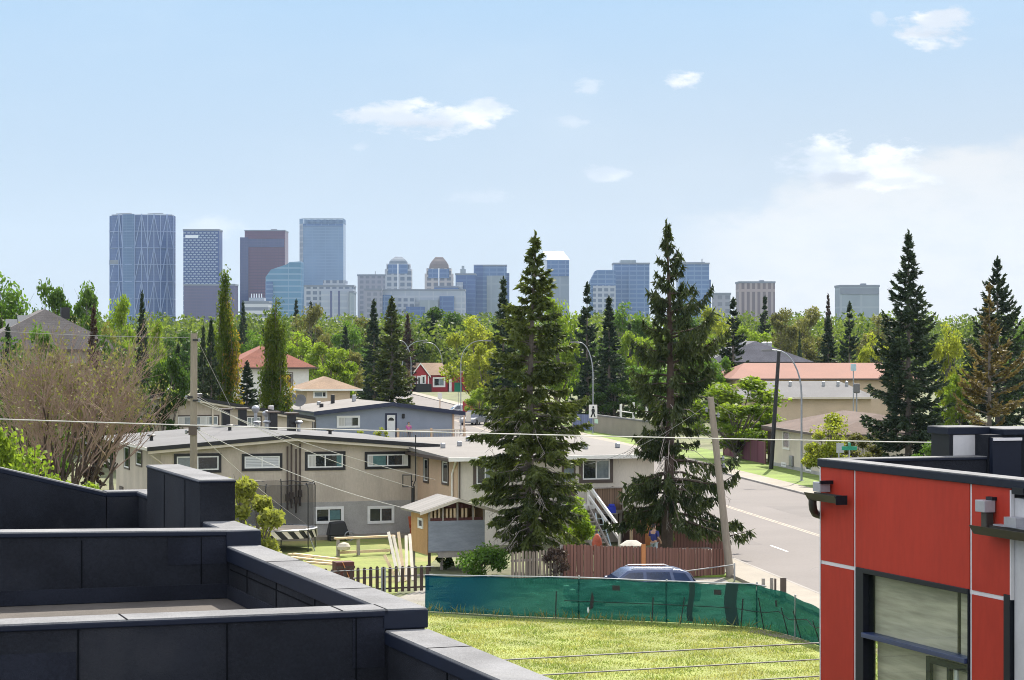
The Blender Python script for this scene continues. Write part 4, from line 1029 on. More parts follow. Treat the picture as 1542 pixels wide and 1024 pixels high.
for i in range(ncol+1):
    s = Ls[-1]*i/ncol; p, zt_ = fpos(s); sag = .05*abs(math.sin(s*1.35))**2
    for j in range(nrow+1):
        q = j/nrow
        w_ = .05*math.sin(q*3.1)*math.sin(s*2.2+q*2.5)+.035*math.sin(s*5.1-q*4)*q*(1-q)*2+.03*rng.normal()*.25
        w_ *= 1.5; V.append((p[0]+.2*w_, p[1]-.01-w_*.8, .02+(zt_-sag-.02)*q))
for i in range(ncol):
    for j in range(nrow):
        a = i*(nrow+1)+j; Q.append((a, a+nrow+1, a+nrow+2, a+1))
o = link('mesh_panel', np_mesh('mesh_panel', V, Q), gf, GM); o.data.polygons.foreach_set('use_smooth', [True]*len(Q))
so_ = o.modifiers.new('thickness', 'SOLIDIFY'); so_.thickness = .003
rail = MB()
S = [Ls[-1]*i/24 for i in range(25)]
for i in range(24):
    (a, za), (b, zb_) = fpos(S[i]), fpos(S[i+1])
    if S[i] < Ls[6]: rail.tube([(a[0], a[1]+.02, za), (b[0], b[1]+.02, zb_)], .024, 6)
rail.build('top_rail', M['galv'], gf)
for px in (872, 1004, 1140, 1198):
    i = np.interp(px, [p_[0] for p_ in pts], Ls); p, zt_ = fpos(i)
    MB().tube([(p[0], p[1]+.03, 0), (p[0], p[1]+.03, zt_+.06)], .032, 8).build('post', M['galv'], gf)
for px, h_, lean in [(837, .93, .02), (982, .85, .03), (1026, .9, .1), (1116, .95, .05), (1148, 1.05, -.14), (1184, .9, -.18), (1203, .9, -.2), (1233, .8, -.2)]:
    i = np.interp(px, [p_[0] for p_ in pts], Ls); p, zt_ = fpos(i)
    MB().beam((p[0]-lean*.3, p[1]-.13, 0), (p[0]+lean, p[1]-.13, h_), .04, .03).build('stake', M['trimk'], gf)
# wooden rails at half height, patches, a tear, painted shadow bands
mid = MB()
for i in range(24):
    (a, za), (b, zb_) = fpos(S[i]), fpos(S[i+1])
    k1 = .62+.1*math.sin(i*2.2)*(i > 15); k2 = .62+.1*math.sin((i+1)*2.2)*(i > 14)
    if i > 6: mid.tube([(a[0], a[1]-.11, k1), (b[0], b[1]-.11, k2)], .013, 5)
mid.build('middle_rail', M['trimk'], gf)
for px, wd, z0, z1, m_ in [(930, .26, 1.03, 1.2, 'trimk'), (1078, .26, 1.03, 1.2, 'trimk'), (1101, .46, .05, 1.43, 'dkgreen'), (1040, .2, .1, 1.4, 'dkgreen'), (1168, .1, .85, 1.05, 'trimk')]:
    i = np.interp(px, [p_[0] for p_ in pts], Ls); b_ = MB(); n = 6; v = []
    for k in range(n+1):
        q = z0+(z1-z0)*k/n
        for e in (-1, 1):
            p, _ = fpos(i+e*wd/2+.05*math.sin(q*4+px)); v.append((p[0], p[1]-.125, q))
    b_.add(v, [(2*k, 2*k+1, 2*k+3, 2*k+2) for k in range(n)]); oo = b_.build('mesh_patch', M[m_], gf)
    md = oo.modifiers.new('thickness', 'SOLIDIFY'); md.thickness = .006
i = np.interp(890, [p_[0] for p_ in pts], Ls); p, _ = fpos(i)
MB().add([(p[0]-.06, p[1]-.13, .35), (p[0]+.07, p[1]-.13, .4), (p[0]+.10, p[1]-.13, .75), (p[0]+.03, p[1]-.13, .98), (p[0]-.01, p[1]-.13, .7)], [(0, 1, 2, 3, 4)]).build('mesh_patch', M['trimk'], gf)
MB().lathe([(.02, 0), (.035, .05), (.045, .09), (.01, .2)], 5, (p[0]-.1, p[1]-.16, .25)).build('rag', M['vinyl'], gf, smooth=True)

# ---------------------------------------------------------------- blue car behind the fence
def car(name, label, cat, loc, rot, L, Wd, hgt, paint, body_h=.78, glass='carglass', prof=None, group=None):
    r = thing(name, label, cat, loc, rot, group)
    hw = Wd/2
    def loft(pr, z_in, nm, m, par, sub=True):
        V = []; Fq = []; n = len(pr)
        for s in (-1, 1):
            for (x, z, ins) in pr: V.append((x, s*(hw-ins), z))
        Fq = [(i, (i+1) % n, n+(i+1) % n, n+i) for i in range(n)]+[tuple(range(n-1, -1, -1)), tuple(range(n, 2*n))]
        return MB().add(V, Fq).build(nm, m, par, bevel=.06, seg=3, smooth=True)
    b = L/2; bh = body_h
    body = loft([(-b+.05, .28, .06), (b-.05, .28, .06), (b, .55, .02), (b-.04, bh+.10, .02), (b-.25, bh+.17, .04), (-b*.35, bh+.15, .04), (-b+.7, bh+.05, .05), (-b+.12, bh-.06, .08), (-b, .5, .06)], 0, 'body', paint, r)
    zr = hgt; g0 = bh+.10
    cab = [(-b*.42, g0, .07), (b-.18, g0, .07), (b-.42, zr-.12, .17), (b-.75, zr-.02, .22), (-b*.02, zr, .22), (-b*.12, zr-.04, .21)]
    cb = loft(cab, 0, 'cabin', paint, r)
    # side glazing as panes following the slope of the cabin
    for s in (-1, 1):
        ss = [(-b*.36, g0+.06, -b*.09, zr-.12), (b*.14, zr-.10), (b*.14, g0+.06)]
        def yy(z): return s*(hw-.07-(z-g0)/(zr-g0)*.145+.012)
        for poly in ([(-b*.33, g0+.05), (b*.12, g0+.05), (b*.12, zr-.10), (-b*.08, zr-.10)], [(b*.17, g0+.05), (b*.56, g0+.05), (b*.52, zr-.10), (b*.17, zr-.10)], [(b*.61, g0+.05), (b*.86, g0+.06), (b*.76, zr-.15), (b*.57, zr-.11)]):
            V = [(x, yy(z), z) for x, z in poly]+[(x, yy(z)-s*.02, z) for x, z in poly]; n = 4
            MB().add(V, [(0, 1, 2, 3), (7, 6, 5, 4)]+[(i, 4+i, 4+(i+1) % 4, (i+1) % 4) for i in range(4)]).build('side_window', M[glass], r)
        for hx in (-b*.02, b*.42): MB().box(hx, s*(hw-.012), bh-.02, hx+.2, s*(hw+.012), bh+.03).build('door_handle', M['trimk'], r)
        MB().box(-b*.34, s*hw, g0+.02, -b*.26, s*(hw+.18), g0+.16).build('mirror', paint, r, bevel=.03)
        MB().box(-b+.02, s*(hw-.45), .62, -b+.22, s*(hw-.06), .76).build('headlight', M['vinyl'], r, bevel=.03)
        MB().box(b-.1, s*(hw-.3), .7, b+.01, s*(hw-.04), .88).build('tail_light', M['redsid'], r, bevel=.02)
        for wx in (-b*.60, b*.62):
            th_ = MB(); th_.lathe([(.2, -.1), (.30, -.11), (.33, -.07), (.33, .07), (.30, .11), (.2, .1)], 24)
            wh = th_.build('wheel', M['trimk'], r, smooth=True); wh.rotation_euler = (R(90), 0, 0); wh.location = (wx, s*(hw-.12), .33)
            MB().lathe([(.0, -.08), (.2, -.085), (.2, .085), (.0, .08)], 16).build('rim', M['galv'], wh)
    for x0, z0, x1, z1, ins0, ins1, nm in [(-b*.40, g0+.05, -b*.13, zr-.09, .14, .26, 'windscreen'), (b-.19, g0+.08, b-.40, zr-.16, .14, .24, 'rear_window')]:
        d = -.015 if nm == 'windscreen' else .02
        MB().hexa([(x0+d, -(hw-ins0), z0), (x0+d, hw-ins0, z0), (x0+d+.02, hw-ins0, z0), (x0+d+.02, -(hw-ins0), z0)], [(x1+d, -(hw-ins1), z1), (x1+d, hw-ins1, z1), (x1+d+.02, hw-ins1, z1), (x1+d+.02, -(hw-ins1), z1)]).build(nm, M[glass], r)
    for s in (-1, 1): MB().tube([(-b*.05, s*(hw-.3), zr+.0), (0, s*(hw-.3), zr+.05), (b*.55, s*(hw-.3), zr+.04), (b*.62, s*(hw-.3), zr-.01)], .018, 6).build('roof_rail', M['galv'], r)
    return r
M['carglass'] = glassy('car_glass', (.015, .022, .055), .04, .9, .3); M['bluepaint'] = mat('blue_car_paint', (.06, .08, .15), .25, .06, spec=.7, metal=.3); M['silverpaint'] = mat('silver_paint', (.50, .51, .53), .35, .06, spec=.6, metal=.2); M['whitepaint'] = mat('white_paint', (.62, .62, .62), .4, .05, spec=.5); M['greypaint'] = mat('grey_paint', (.20, .21, .24), .4, .08, spec=.5)
pc = gX(965, 82.2)
car('parked_car', 'blue wagon parked behind the green mesh fence', 'car', (pc.x-.36, 81.7, 0), R(8), 4.7, 1.8, 1.42, M['bluepaint'])
p = gX(714, 258); car('parked_car', 'grey car on the far road beside the blue grey bungalow', 'car', (p.x, 258, 0), R(70), 4.8, 1.85, 1.6, M['greypaint'])
p = gX(690, 285); car('parked_car', 'pale car mostly hidden behind the bungalow roof edge', 'car', (p.x, 285, 0), R(10), 4.6, 1.8, 1.5, M['silverpaint'])
p = gX(150, 128); car('parked_car', 'white car beside the beige house under the bare tree', 'car', (p.x, 124, 0), R(200), 4.7, 1.8, 1.5, M['whitepaint'])

# ---------------------------------------------------------------- brown board fence
M['brownb'] = planks('brown_fence_boards', (.17, .085, .065), .145, 'x', .85, .22, .16); M['greyb'] = planks('weathered_fence_boards', (.26, .215, .165), .13, 'x', .9, .3, .3); M['orangew'] = mat('orange_stained_post', (.42, .17, .06), .8, .1)
a = gX(848, 89.6); b = gX(1092, 92.6)
bf = thing('board_fence', 'brown board fence between the tall spruces and the blue car', 'fence', (a.x, 89.6, 0), math.atan2(3., b.x-a.x))
L_ = math.hypot(b.x-a.x, 3.); hgt = 1.55
def pickets(x0, x1, h0, w_, gap, seed, h1=None):
    q = MB(); r_ = random.Random(seed); x = x0
    while x < x1-w_:
        h_ = h0+((h1 or h0)-h0)*(x-x0)/(x1-x0)+r_.uniform(-.025, .025); dz = r_.uniform(-.008, .008)
        q.prism_y([(x, .05), (x+w_, .05), (x+w_, h_-.05), (x+w_*.72, h_), (x+w_*.28, h_), (x, h_-.05)], dz-.011, dz+.011); x += w_+gap
    return q
pickets(0, L_, hgt, .135, .012, 1, 1.08).build('board_panel', M['brownb'], bf)
bx(0, .03, .35, L_, .08, .44).build('rail', M['oldwood'], bf); MB().beam((0, .055, 1.2), (L_, .055, .85), .05, .09).build('rail', M['oldwood'], bf)
for i in range(5): bx(L_*i/4-.05, .09, 0, L_*i/4+.05, .19, hgt-.115*i-.04).build('post', M['oldwood'], bf)
u = L_*.485; bx(u-.09, -.05, 0, u+.09, -.013, hgt-.12).build('post', M['orangew'], bf)
a2 = gX(770, 88.6)
wf = thing('picket_fence', 'weathered grey picket fence below the large spruce trunk', 'fence', (a2.x, 88.6, 0), math.atan2(1., a.x-a2.x))
pickets(0, math.hypot(a.x-a2.x, 1.)-.05, 1.35, .10, .05, 4).build('board_panel', M['greyb'], wf)
bx(0, .02, .95, 2.0, .07, 1.04).build('rail', M['oldwood'], wf)
# dark picket fence on the left with wire rail
a = gX(488, 85.2); b = gX(652, 87)
M['darkb'] = mat('dark_picket', (.055, .035, .028), .85, .25)
df_ = thing('picket_fence', 'dark brown picket fence with wide gaps left of the green mesh fence', 'fence', (a.x, 85.2, 0), math.atan2(1.8, b.x-a.x))
L_ = math.hypot(b.x-a.x, 1.8)
pickets(0, L_, 1.02, .125, .13, 2).build('board_panel', M['darkb'], df_)
bx(0, .02, .16, L_, .06, .22).build('rail', M['darkb'], df_); bx(0, .02, .6, L_, .06, .66).build('rail', M['oldwood'], df_)
MB().tube([(0, -.05, .93), (L_, -.05, .95)], .014, 6).build('wire_rail', M['ins'], df_)
for x in (L_*.52, L_*.55): MB().tube([(x, -.05, 0), (x, -.05, 1.0)], .03, 6).build('wire_post', M['galv'], df_)

# ---------------------------------------------------------------- utility poles and wires
M['pole'] = mat('pole_timber', (.23, .195, .155), .9, .2, 2.5, 30, stretch=(1, 1, .12), stain=.4, stcol=(.15, .13, .11))
def pole(label, base, top, r0, r1, name='utility_pole', m='pole'):
    o = thing(name, label, 'utility pole', base)
    t_ = Vector(top)-Vector(base); MB().tube([(0, 0, -.05), t_*.5, t_], [r0, (r0+r1)/2, r1], 14).build('mast', M[m], o, smooth=True)
    return o, t_
PL = gX(291, 96); ptz = H-(502-CY)/F*96
pl, t_ = pole('weathered timber utility pole with wires on the left in front of the beige houses', PL, (PL.x+.03, 96, ptz), .165, .14)
for py, s in [(512, 1), (598, -1), (603, 1), (645, 1), (650, -1)]:
    z = H-(py-CY)/F*96
    bx(-.24*(s < 0)-.0, -.19, z-.04, .24*(s > 0)+.0, -.15, z+.04).build('bracket', M['trimk'], pl)
    MB().lathe([(.03, -.09), (.065, -.06), (.04, -.02), (.065, .02), (.03, .08)], 10, (s*.27, -.17, z)).build('insulator', M['ins'], pl, smooth=True)
bx(-.17, -.21, H-(655-CY)/F*96, .17, -.155, H-(640-CY)/F*96).build('clamp', M['trimbr'], pl)
PR = gX(1100, 92.2); rtop = at(1070, 598, 92.2)
pr, t_ = pole('leaning bare timber utility pole beside the road, right of the spruces', (PR.x, 92.2, 0), rtop, .165, .125)
for q, s in [(.93, -1), (.66, 1), (.62, 1), (.9, 1)]:
    c_ = t_*q
    MB().lathe([(.03, -.1), (.07, -.06), (.045, -.02), (.07, .03), (.03, .1)], 10, (c_.x+s*.22, c_.y-.05, c_.z)).build('insulator', M['ins'], pr, smooth=True)
    bx(c_.x-(.25 if s < 0 else 0), c_.y-.07, c_.z-.025, c_.x+(.25 if s > 0 else 0), c_.y-.03, c_.z+.025).build('bracket', M['trimk'], pr)
p = gX(1161, 168); tt = at(1173, 529, 168)
pole('leaning black pole standing behind the tall street lamp', (p.x, 168, 0), tt, .16, .13, m='trimk')
M['wire'] = mat('white_wire', (.42, .41, .38), .5, .05); M['dwire'] = mat('dull_wire', (.30, .29, .28), .6, .08)
def wire(label, p, q, sag=.3, r=.014, m='wire', n=16, cat='wire', group=None):
    p = Vector(p); q = Vector(q); pa = [p.lerp(q, i/n)-Vector((0, 0, 4*sag*(i/n)*(1-i/n))) for i in range(n+1)]
    o = MB().tube([x-p for x in pa], r, 5).build('overhead_wire', M[m]); o.location = p; return tag(o, label, cat, group)
wire('long white overhead wire crossing the whole view above the roofs', at(-260, 622, 60), at(1760, 671, 66), .12, .016, n=30)
PT = Vector((PL.x, 95.85, H-(508-CY)/F*96)); PM = Vector((PL.x+.2, 95.85, H-(600-CY)/F*96)); PB = Vector((PL.x+.2, 95.85, H-(646-CY)/F*96))
wire('thin wire from the top of the left timber pole off to the left edge', at(-120, 489, 88), PT+Vector((-.15, 0, 0)), .12, .012, 'dwire')
wire('steep guy wire from the top of the left timber pole down behind the poplar', PT+Vector((.15, 0, 0)), at(350, 618, 120), .02, .013, 'dwire')
wire('service wire sagging from the left timber pole to the black mast at the house corner', PM, at(622, 734, 107), .3, .013)
wire('service wire passing the second window to the pale house downspout', PM+Vector((0, 0, -.15)), at(655, 722, 105.5), .25, .012, 'wire')
wire('service wire from the left timber pole to the house roof corner', PM+Vector((0, 0, .1)), at(430, 662, 109), .1, .010, 'dwire')
wire('lower service wire running from the left timber pole to the playhouse roof', PB, at(622, 768, 97), .35, .013)
wire('lowest service wire dropping behind the trampoline net', PB+Vector((0, 0, -.1)), at(462, 790, 106.5), .2, .011, 'wire')
wire('thin wire from the leaning right pole to the house behind the spruce', Vector(rtop)+Vector((-.2, -.05, -.35)), at(880, 700, 108), .35, .010, 'dwire')

# black mast with square frame, by the house corner
p = gX(622, 107.5)
bm_ = thing('mast', 'black mast with a small square frame at the corner of the beige house', 'mast', p)
zt_ = H-(716-CY)/F*107.5
MB().tube([(0, 0, 0), (0, 0, zt_-.5)], .085, 10).build('post', M['trimk'], bm_, smooth=True)
MB().tube([(0, 0, zt_-.5), (.12, 0, zt_-.2), (.12, 0, zt_+1.9)], .028, 6).build('pipe', M['trimk'], bm_)
f = MB(); a0, a1, z0, z1 = -.5, -.05, zt_-.55, zt_+.05
f.box(a0, -.03, z0, a1, .03, z0+.05); f.box(a0, -.03, z1-.05, a1, .03, z1); f.box(a0, -.03, z0+.05, a0+.05, .03, z1-.05); f.box(a1-.05, -.03, z0+.05, a1, .03, z1-.05)
f.build('square_frame', M['trimk'], bm_)
bx(-.06, -.025, zt_-.3, .0, .025, zt_-.24).build('bracket', M['trimk'], bm_)

# ---------------------------------------------------------------- trampoline
p = gX(412, 104.5); tz = H-(795-CY)/F*104.5
tr_ = thing('trampoline', 'round trampoline with black safety net in front of the beige house', 'trampoline', (p.x, 104.5, 0), R(8))
rad = 1.95; M['net'] = None
ring = [(rad*math.cos(q), rad*math.sin(q), tz) for q in [2*math.pi*i/32 for i in range(33)]]
MB().tube(ring, .05, 6, cap=False).build('ring', M['galv'], tr_, smooth=True)
MB().lathe([(.01, tz+.012), (rad-.3, tz+.012), (rad-.3, tz-.005), (.01, tz-.005)], 32).build('mat', mat('jumping_mat', (.16, .14, .125), .8, .1), tr_)
sp_ = MB()
for i in range(64):
    q = 2*math.pi*i/64; c_, s_ = math.cos(q), math.sin(q); sp_.tube([((rad-.31)*c_, (rad-.31)*s_, tz), (rad*c_, rad*s_, tz)], .016, 4, cap=False)
sp_.build('springs', M['galv'], tr_)
sk = MB()
for i in range(44):
    if i % 2: continue
    q0, q1 = 2*math.pi*i/44, 2*math.pi*(i+.9)/44
    sk.add([((rad+.03)*math.cos(q0), (rad+.03)*math.sin(q0), tz-.03), ((rad+.03)*math.cos(q1), (rad+.03)*math.sin(q1), tz-.03), ((rad+.03)*math.cos(q1+.16), (rad+.03)*math.sin(q1+.16), tz-.36), ((rad+.03)*math.cos(q0+.16), (rad+.03)*math.sin(q0+.16), tz-.36)], [(0, 1, 2, 3)])
o = sk.build('skirt', M['paleside'], tr_); md = o.modifiers.new('thickness', 'SOLIDIFY'); md.thickness = .006
MB().lathe([(rad+.005, tz-.38), (rad+.005, tz-.04), (rad-.005, tz-.04), (rad-.005, tz-.38)], 32).build('skirt_band', M['trimk'], tr_)
m, t = newmat('black_netting'); d1 = t.n('ShaderNodeBsdfDiffuse'); d1.inputs[0].default_value = (.012, .012, .014, 1); t2 = t.n('ShaderNodeBsdfTransparent')
x = t.n('ShaderNodeMixShader'); x.inputs[0].default_value = .66; t.l(d1.outputs[0], x.inputs[1]); t.l(t2.outputs[0], x.inputs[2]); o_ = t.n('ShaderNodeOutputMaterial'); t.l(x.outputs[0], o_.inputs[0])
ntz = tz+2.05; nn = 24
V = [((rad*.93+.06*math.sin(i*3)*k)*math.cos(2*math.pi*i/nn), (rad*.93+.06*math.sin(i*3)*k)*math.sin(2*math.pi*i/nn), tz+(ntz-tz)*k+(-.08*(i % 2) if k == 1 else 0)) for k in (0, .5, 1) for i in range(nn)]
MB().add(V, [(k*nn+i, k*nn+(i+1) % nn, (k+1)*nn+(i+1) % nn, (k+1)*nn+i) for k in (0, 1) for i in range(nn)]).build('net', m, tr_)
for i in range(6):
    q = 2*math.pi*(i+.3)/6; c_, s_ = math.cos(q), math.sin(q)
    MB().tube([((rad+.06)*c_, (rad+.06)*s_, 0), ((rad+.06)*c_, (rad+.06)*s_, ntz-.15), ((rad-.05)*c_, (rad-.05)*s_, ntz+.05)], .028, 6).build('net_pole', M['trimk'], tr_)
    MB().tube([((rad-.02)*c_, (rad-.02)*s_, tz), ((rad+.25)*math.cos(q+.12), (rad+.25)*math.sin(q+.12), .03)], .028, 6).build('leg', M['galv'], tr_)
MB().tube([(rad*.93*math.cos(2*math.pi*i/24), rad*.93*math.sin(2*math.pi*i/24), ntz-.04*(i % 2)) for i in range(25)], .022, 5, cap=False).build('net_ring', M['trimk'], tr_)

# ---------------------------------------------------------------- playhouse on stilts
HPg = Fr((645-CX)/F*94.5, 94.5); w_ = HPg.u(729.5); d_ = HPg.v(620)
ph = thing('playhouse', 'raised wooden playhouse with grey blue board front and open slatted gable', 'playhouse', HPg.loc, TH)
z0, z1, z2, za_ = HPg.z(833, 0), HPg.z(785, 0), HPg.z(768, 0), HPg.z(753, w_/2, -.2)
M['grey_board'] = mat('grey_blue_board', (.255, .275, .315), .85, .16, 1.6, 16, stretch=(.5, 1, 2.5), stain=.35, stcol=(.15, .165, .20)); M['ply'] = mat('orange_plywood', (.40, .23, .105), .85, .15, 1.2, 14, stain=.3, stcol=(.30, .16, .07)); M['darkred'] = mat('dark_red_board', (.08, .025, .022), .8, .15)
bx(.02, 0, z0, w_-.02, d_, z0+.12).build('floor', M['oldwood'], ph)
bx(0, -.04, z0+.06, w_, -.002, z1).build('front_board', M['grey_board'], ph)
bx(-.03, .05, z0-.08, -.002, d_-.01, z2).build('side_wall', M['ply'], ph); bx(w_+.002, .05, z0, w_+.03, d_, z2).build('side_wall', M['ply'], ph); bx(0, d_-.03, z0+.12, w_, d_, z2).build('back_wall', M['ply'], ph)
a, b = HPg.v(632), HPg.v(638); win(ph, 'l', a, HPg.z(793, 0, a), b, HPg.z(781, 0, a), 'vinyl', .05, split=(), off=-.03)
for x in (0, w_*.24, w_*.5, w_*.78, w_-.06): bx(x-.0, -.03, z1+.001, x+.07, .04, z2+(.28 if .2 < x/w_ < .8 else 0)).build('stud', M['oldwood'], ph)
sl_ = MB(); r_ = random.Random(3)
for i in range(13):
    x = .1+i*(w_-.25)/13
    if r_.random() < .75: sl_.box(x, .05, z1+.02, x+.09, .07, z2+.03)
sl_.build('slats', M['wood'], ph)
bx(.05, -.02, z1+.002, w_-.1, .03, z1+.12).build('rail', M['darkred'], ph)
MB().prism_y([(0.02, z2+.05), (w_-.02, z2+.05), (w_/2, za_-.1)], .08, .1).build('gable_board', M['darkred'], ph)
ov = .42; sl2 = (za_-z2)/(w_/2); ze_ = z2-sl2*ov
r2 = MB().prism_y([(-ov, ze_), (w_/2, za_), (w_+ov, ze_), (w_+ov, ze_+.05), (w_/2, za_+.05), (-ov, ze_+.05)], -.3, d_+.25).build('roof', M['oldwood'], ph)
M['panelroof'] = planks('pale_roof_sheets', (.19, .178, .165), .5, 'y', .7, .15, .05)
MB().prism_y([(-ov-.03, ze_+.051), (w_/2, za_+.051), (w_+ov+.03, ze_+.051), (w_+ov+.03, ze_+.08), (w_/2, za_+.085), (-ov-.03, ze_+.08)], -.33, d_+.28).build('roof_sheet', M['panelroof'], r2)
MB().prism_y([(-ov-.04, ze_-.05), (w_/2, za_-.05), (w_+ov+.04, ze_-.05), (w_+ov+.04, ze_+.06), (w_/2, za_+.07), (-ov-.04, ze_+.06)], -.37, -.331).build('barge_board', M['soffit'], r2)
for x, y in [(.06, .06), (w_-.12, .06), (.06, d_-.1), (w_-.12, d_-.1), (w_*.3, .5)]: bx(x-.05, y-.05, 0, x+.05, y+.05, z0-.001).build('post', M['darkb'] if y < .3 else M['oldwood'], ph)
bx(w_*.66, .3, 0, w_*.8, .38, z0-.001).build('post', M['wood'], ph)
bx(w_*.17, -.03, z0-.2, w_*.9, .01, z0-.002).build('lower_rail', M['oldwood'], ph)
# loose lumber
for k, (x0, y0, x1, y1, m_) in enumerate([(601, 864, 585, 801.5, 'palewood'), (607, 866, 592.5, 807, 'palewood'), (609, 868, 600, 801.5, 'wood'), (598, 864, 579, 836, 'wood'), (612.5, 870, 611.5, 807, 'palewood'), (622, 868, 617, 804.5, 'palewood')]):
    M['palewood'] = M.get('palewood') or mat('pale_lumber', (.74, .66, .53), .7, .08, 2, 20); p_ = gX(x0, 90.2+.1*k); q_ = at(x1, y1, 91.9+.12*k)
    if k == 3: q_ = at(x1, y1, 91)
    o = MB().beam((0, 0, 0.02), q_-p_, .115, .06, (0, 1, 0)).build('plank', M[m_]); o.location = p_
    tag(o, ['longest plank leaning steeply, left of the bundle', 'pale plank leaning beside the longest plank', 'tall tan plank standing in the middle of the bundle', 'short plank leaning low to the left', 'white painted plank near the playhouse wall', 'upright pale plank closest to the playhouse'][k], 'plank', 'planks leaning by the playhouse')
for k, (x0, y0, x1, y1, hz_) in enumerate([(442, 838, 510, 846, .12), (440, 841, 507, 849, .06), (462, 848, 512, 852, .05), (436, 836, 470, 842, .05)]):
    p_ = gd(x0, y0); q_ = gd(x1, y1)
    o = MB().beam((0, 0, hz_), q_-p_+Vector((0, 0, hz_)), .2, .07).build('plank', M['wood']); o.location = p_
    tag(o, ['raised top plank of the pile lying on the lawn', 'second plank of the pile lying on the lawn', 'nearest plank lying flat on the lawn', 'short plank behind the pile on the lawn'][k], 'plank', 'planks lying on the lawn')
p_ = gd(508, 838); q_ = gd(592, 834)
bn = thing('timber_rail', 'low timber frame with three posts standing on the back lawn', 'timber frame', p_, math.atan2(q_.y-p_.y, q_.x-p_.x)); L_ = (q_-p_).length
for x in (0, L_*.36, L_-.1): bx(x, 0, 0, x+.12, .12, .75).build('post', M['oldwood'], bn)
bx(-.1, -.05, .751, L_+.1, .16, .83).build('rail', M['wood'], bn); bx(.1, .03, .1, L_, .09, .22).build('lower_rail', M['wood'], bn)
MB().lathe([(.03, 0), (.26, .06), (.3, .2), (.2, .34), (.03, .38)], 12, (.22, -.2, .25)).build('bundle', M['cream'], bn, smooth=True)
p_ = gd(528, 878)
cr_ = thing('crate', 'dark red crate with a leaning board behind the dark picket fence', 'crate', (p_.x-.45, 88.5, 0), TH)
bx(0, 0, 0, .72, .6, .95).build('box', M['darkred'], cr_); MB().beam((.25, -.03, .95), (.6, -.1, .1), .09, .03).build('board', M['orangew'], cr_)
for z in (.2, .7): bx(-.02, -.03, z, .74, -.002, z+.1).build('slat', M['darkb'], cr_)
# things along the house wall
p_ = H1.w(H1.u(496), -1.6)
bk = thing('covered_grill', 'black covered grill with a wheel in front of the beige house window', 'grill', p_, TH)
MB().hexa([(-.52, -.3, .25), (.52, -.3, .25), (.52, .3, .25), (-.52, .3, .25)], [(-.40, -.22, .88), (.30, -.22, .92), (.30, .2, .95), (-.40, .2, .9)]).build('cover', M['trimk'], bk, bevel=.06)
for x in (-.42, .42): bx(x-.04, -.2, 0, x+.04, .2, .249).build('leg', M['trimk'], bk)
wh = MB().tube([(.22*math.cos(q), 0, .22*math.sin(q)) for q in [2*math.pi*i/16 for i in range(17)]], .03, 6, cap=False).build('wheel', M['galv'], bk); wh.location = (.45, -.42, .25)
MB().box(-.2, -.01, -.015, .2, .01, .015).build('spoke', M['galv'], wh)
p_ = H1.w(H1.u(618), -1.2)
ch = thing('garden_chair', 'orange red garden chair beside the playhouse', 'chair', p_, R(40)); M['orangep'] = mat('orange_plastic', (.40, .09, .04), .5, .08)
bx(-.28, -.28, .38, .28, .25, .43).build('seat', M['orangep'], ch); MB().hexa([(-.27, .24, .44), (.27, .24, .44), (.27, .29, .44), (-.27, .29, .44)], [(-.22, .42, 1.0), (.22, .42, 1.0), (.22, .46, 1.0), (-.22, .46, 1.0)]).build('backrest', M['orangep'], ch)
for x, y in ((-.25, -.25), (.25, -.25), (-.25, .22), (.25, .22)): bx(x-.025, y-.025, 0, x+.025, y+.025, .379).build('leg', M['orangep'], ch)
for s in (-.27, .27): bx(s-.03, -.28, .62, s+.03, .3, .66).build('armrest', M['orangep'], ch)
# balcony crates, ladder, bags
M['bluep'] = mat('blue_plastic', (.02, .04, .42), .4, .1)
zf = H2.z(766, H2.u(900))
a = H2.u(896)
cb_ = thing('crate', 'bright blue plastic crate on the wooden balcony', 'crate', H2.w(a, -1.62, zf-.1), TH)
bx(0, 0, 0, .42, .24, .3).build('box', M['bluep'], cb_, bevel=.02); bx(.12, .02, .301, .36, .2, .42).build('lid', M['bluep'], cb_, bevel=.02)
bx(-.02, .0, -.06, .5, .26, -.002).build('shelf', M['oldwood'], cb_)
pb, pt_ = H2.w(H2.u(912.5, -2.2), -2.2), None
ldr = thing('ladder', 'aluminium ladder leaning on the pale house under the balcony', 'ladder', pb, TH)
M['aluml'] = mat('aluminium', (.50, .58, .60), .4, .08, metal=.5)
for x in (-.24, .24): MB().beam((x, 0, 0), (x*.55-.1, .75, 1.5), .06, .04).build('stile', M['aluml'], ldr)
for i in range(5):
    q = (i+.6)/5.6; x = .24*(1-.45*q); MB().tube([(-x-.1*q, .75*q, 1.5*q), (x-.1*q, .75*q, 1.5*q)], .022, 6).build('rung', M['aluml'], ldr)
p_ = H2.w(H2.u(899, -4), -4.)
MB().lathe([(.04, 0), (.2, .05), (.24, .3), (.18, .55), (.08, .72), (.03, .76)], 14).build('bag', mat('orange_red_sack', (.42, .09, .05), .7, .25, 3), None, smooth=True)
o = bpy.context.scene.objects['bag']; o.location = p_; tag(o, 'orange red sack standing at the foot of the wooden stairs', 'sack')
MB().lathe([(.05, 0), (.6, .02), (.55, .3), (.25, .5), (.05, .52)], 12).build('covered_heap', mat('white_tarp', (.42, .40, .35), .8, .15, 3), None, smooth=True)
o = bpy.context.scene.objects['covered_heap']; o.location = H2.w(H2.u(951, -5), -5.); tag(o, 'white tarpaulin heap behind the brown board fence', 'tarpaulin')
S_ = H2.w(H2.u(950, -2.2), -2.2)
sh = thing('lean_to', 'brown wooden lean-to shed with sloping roof right of the pale house', 'shed', S_, TH)
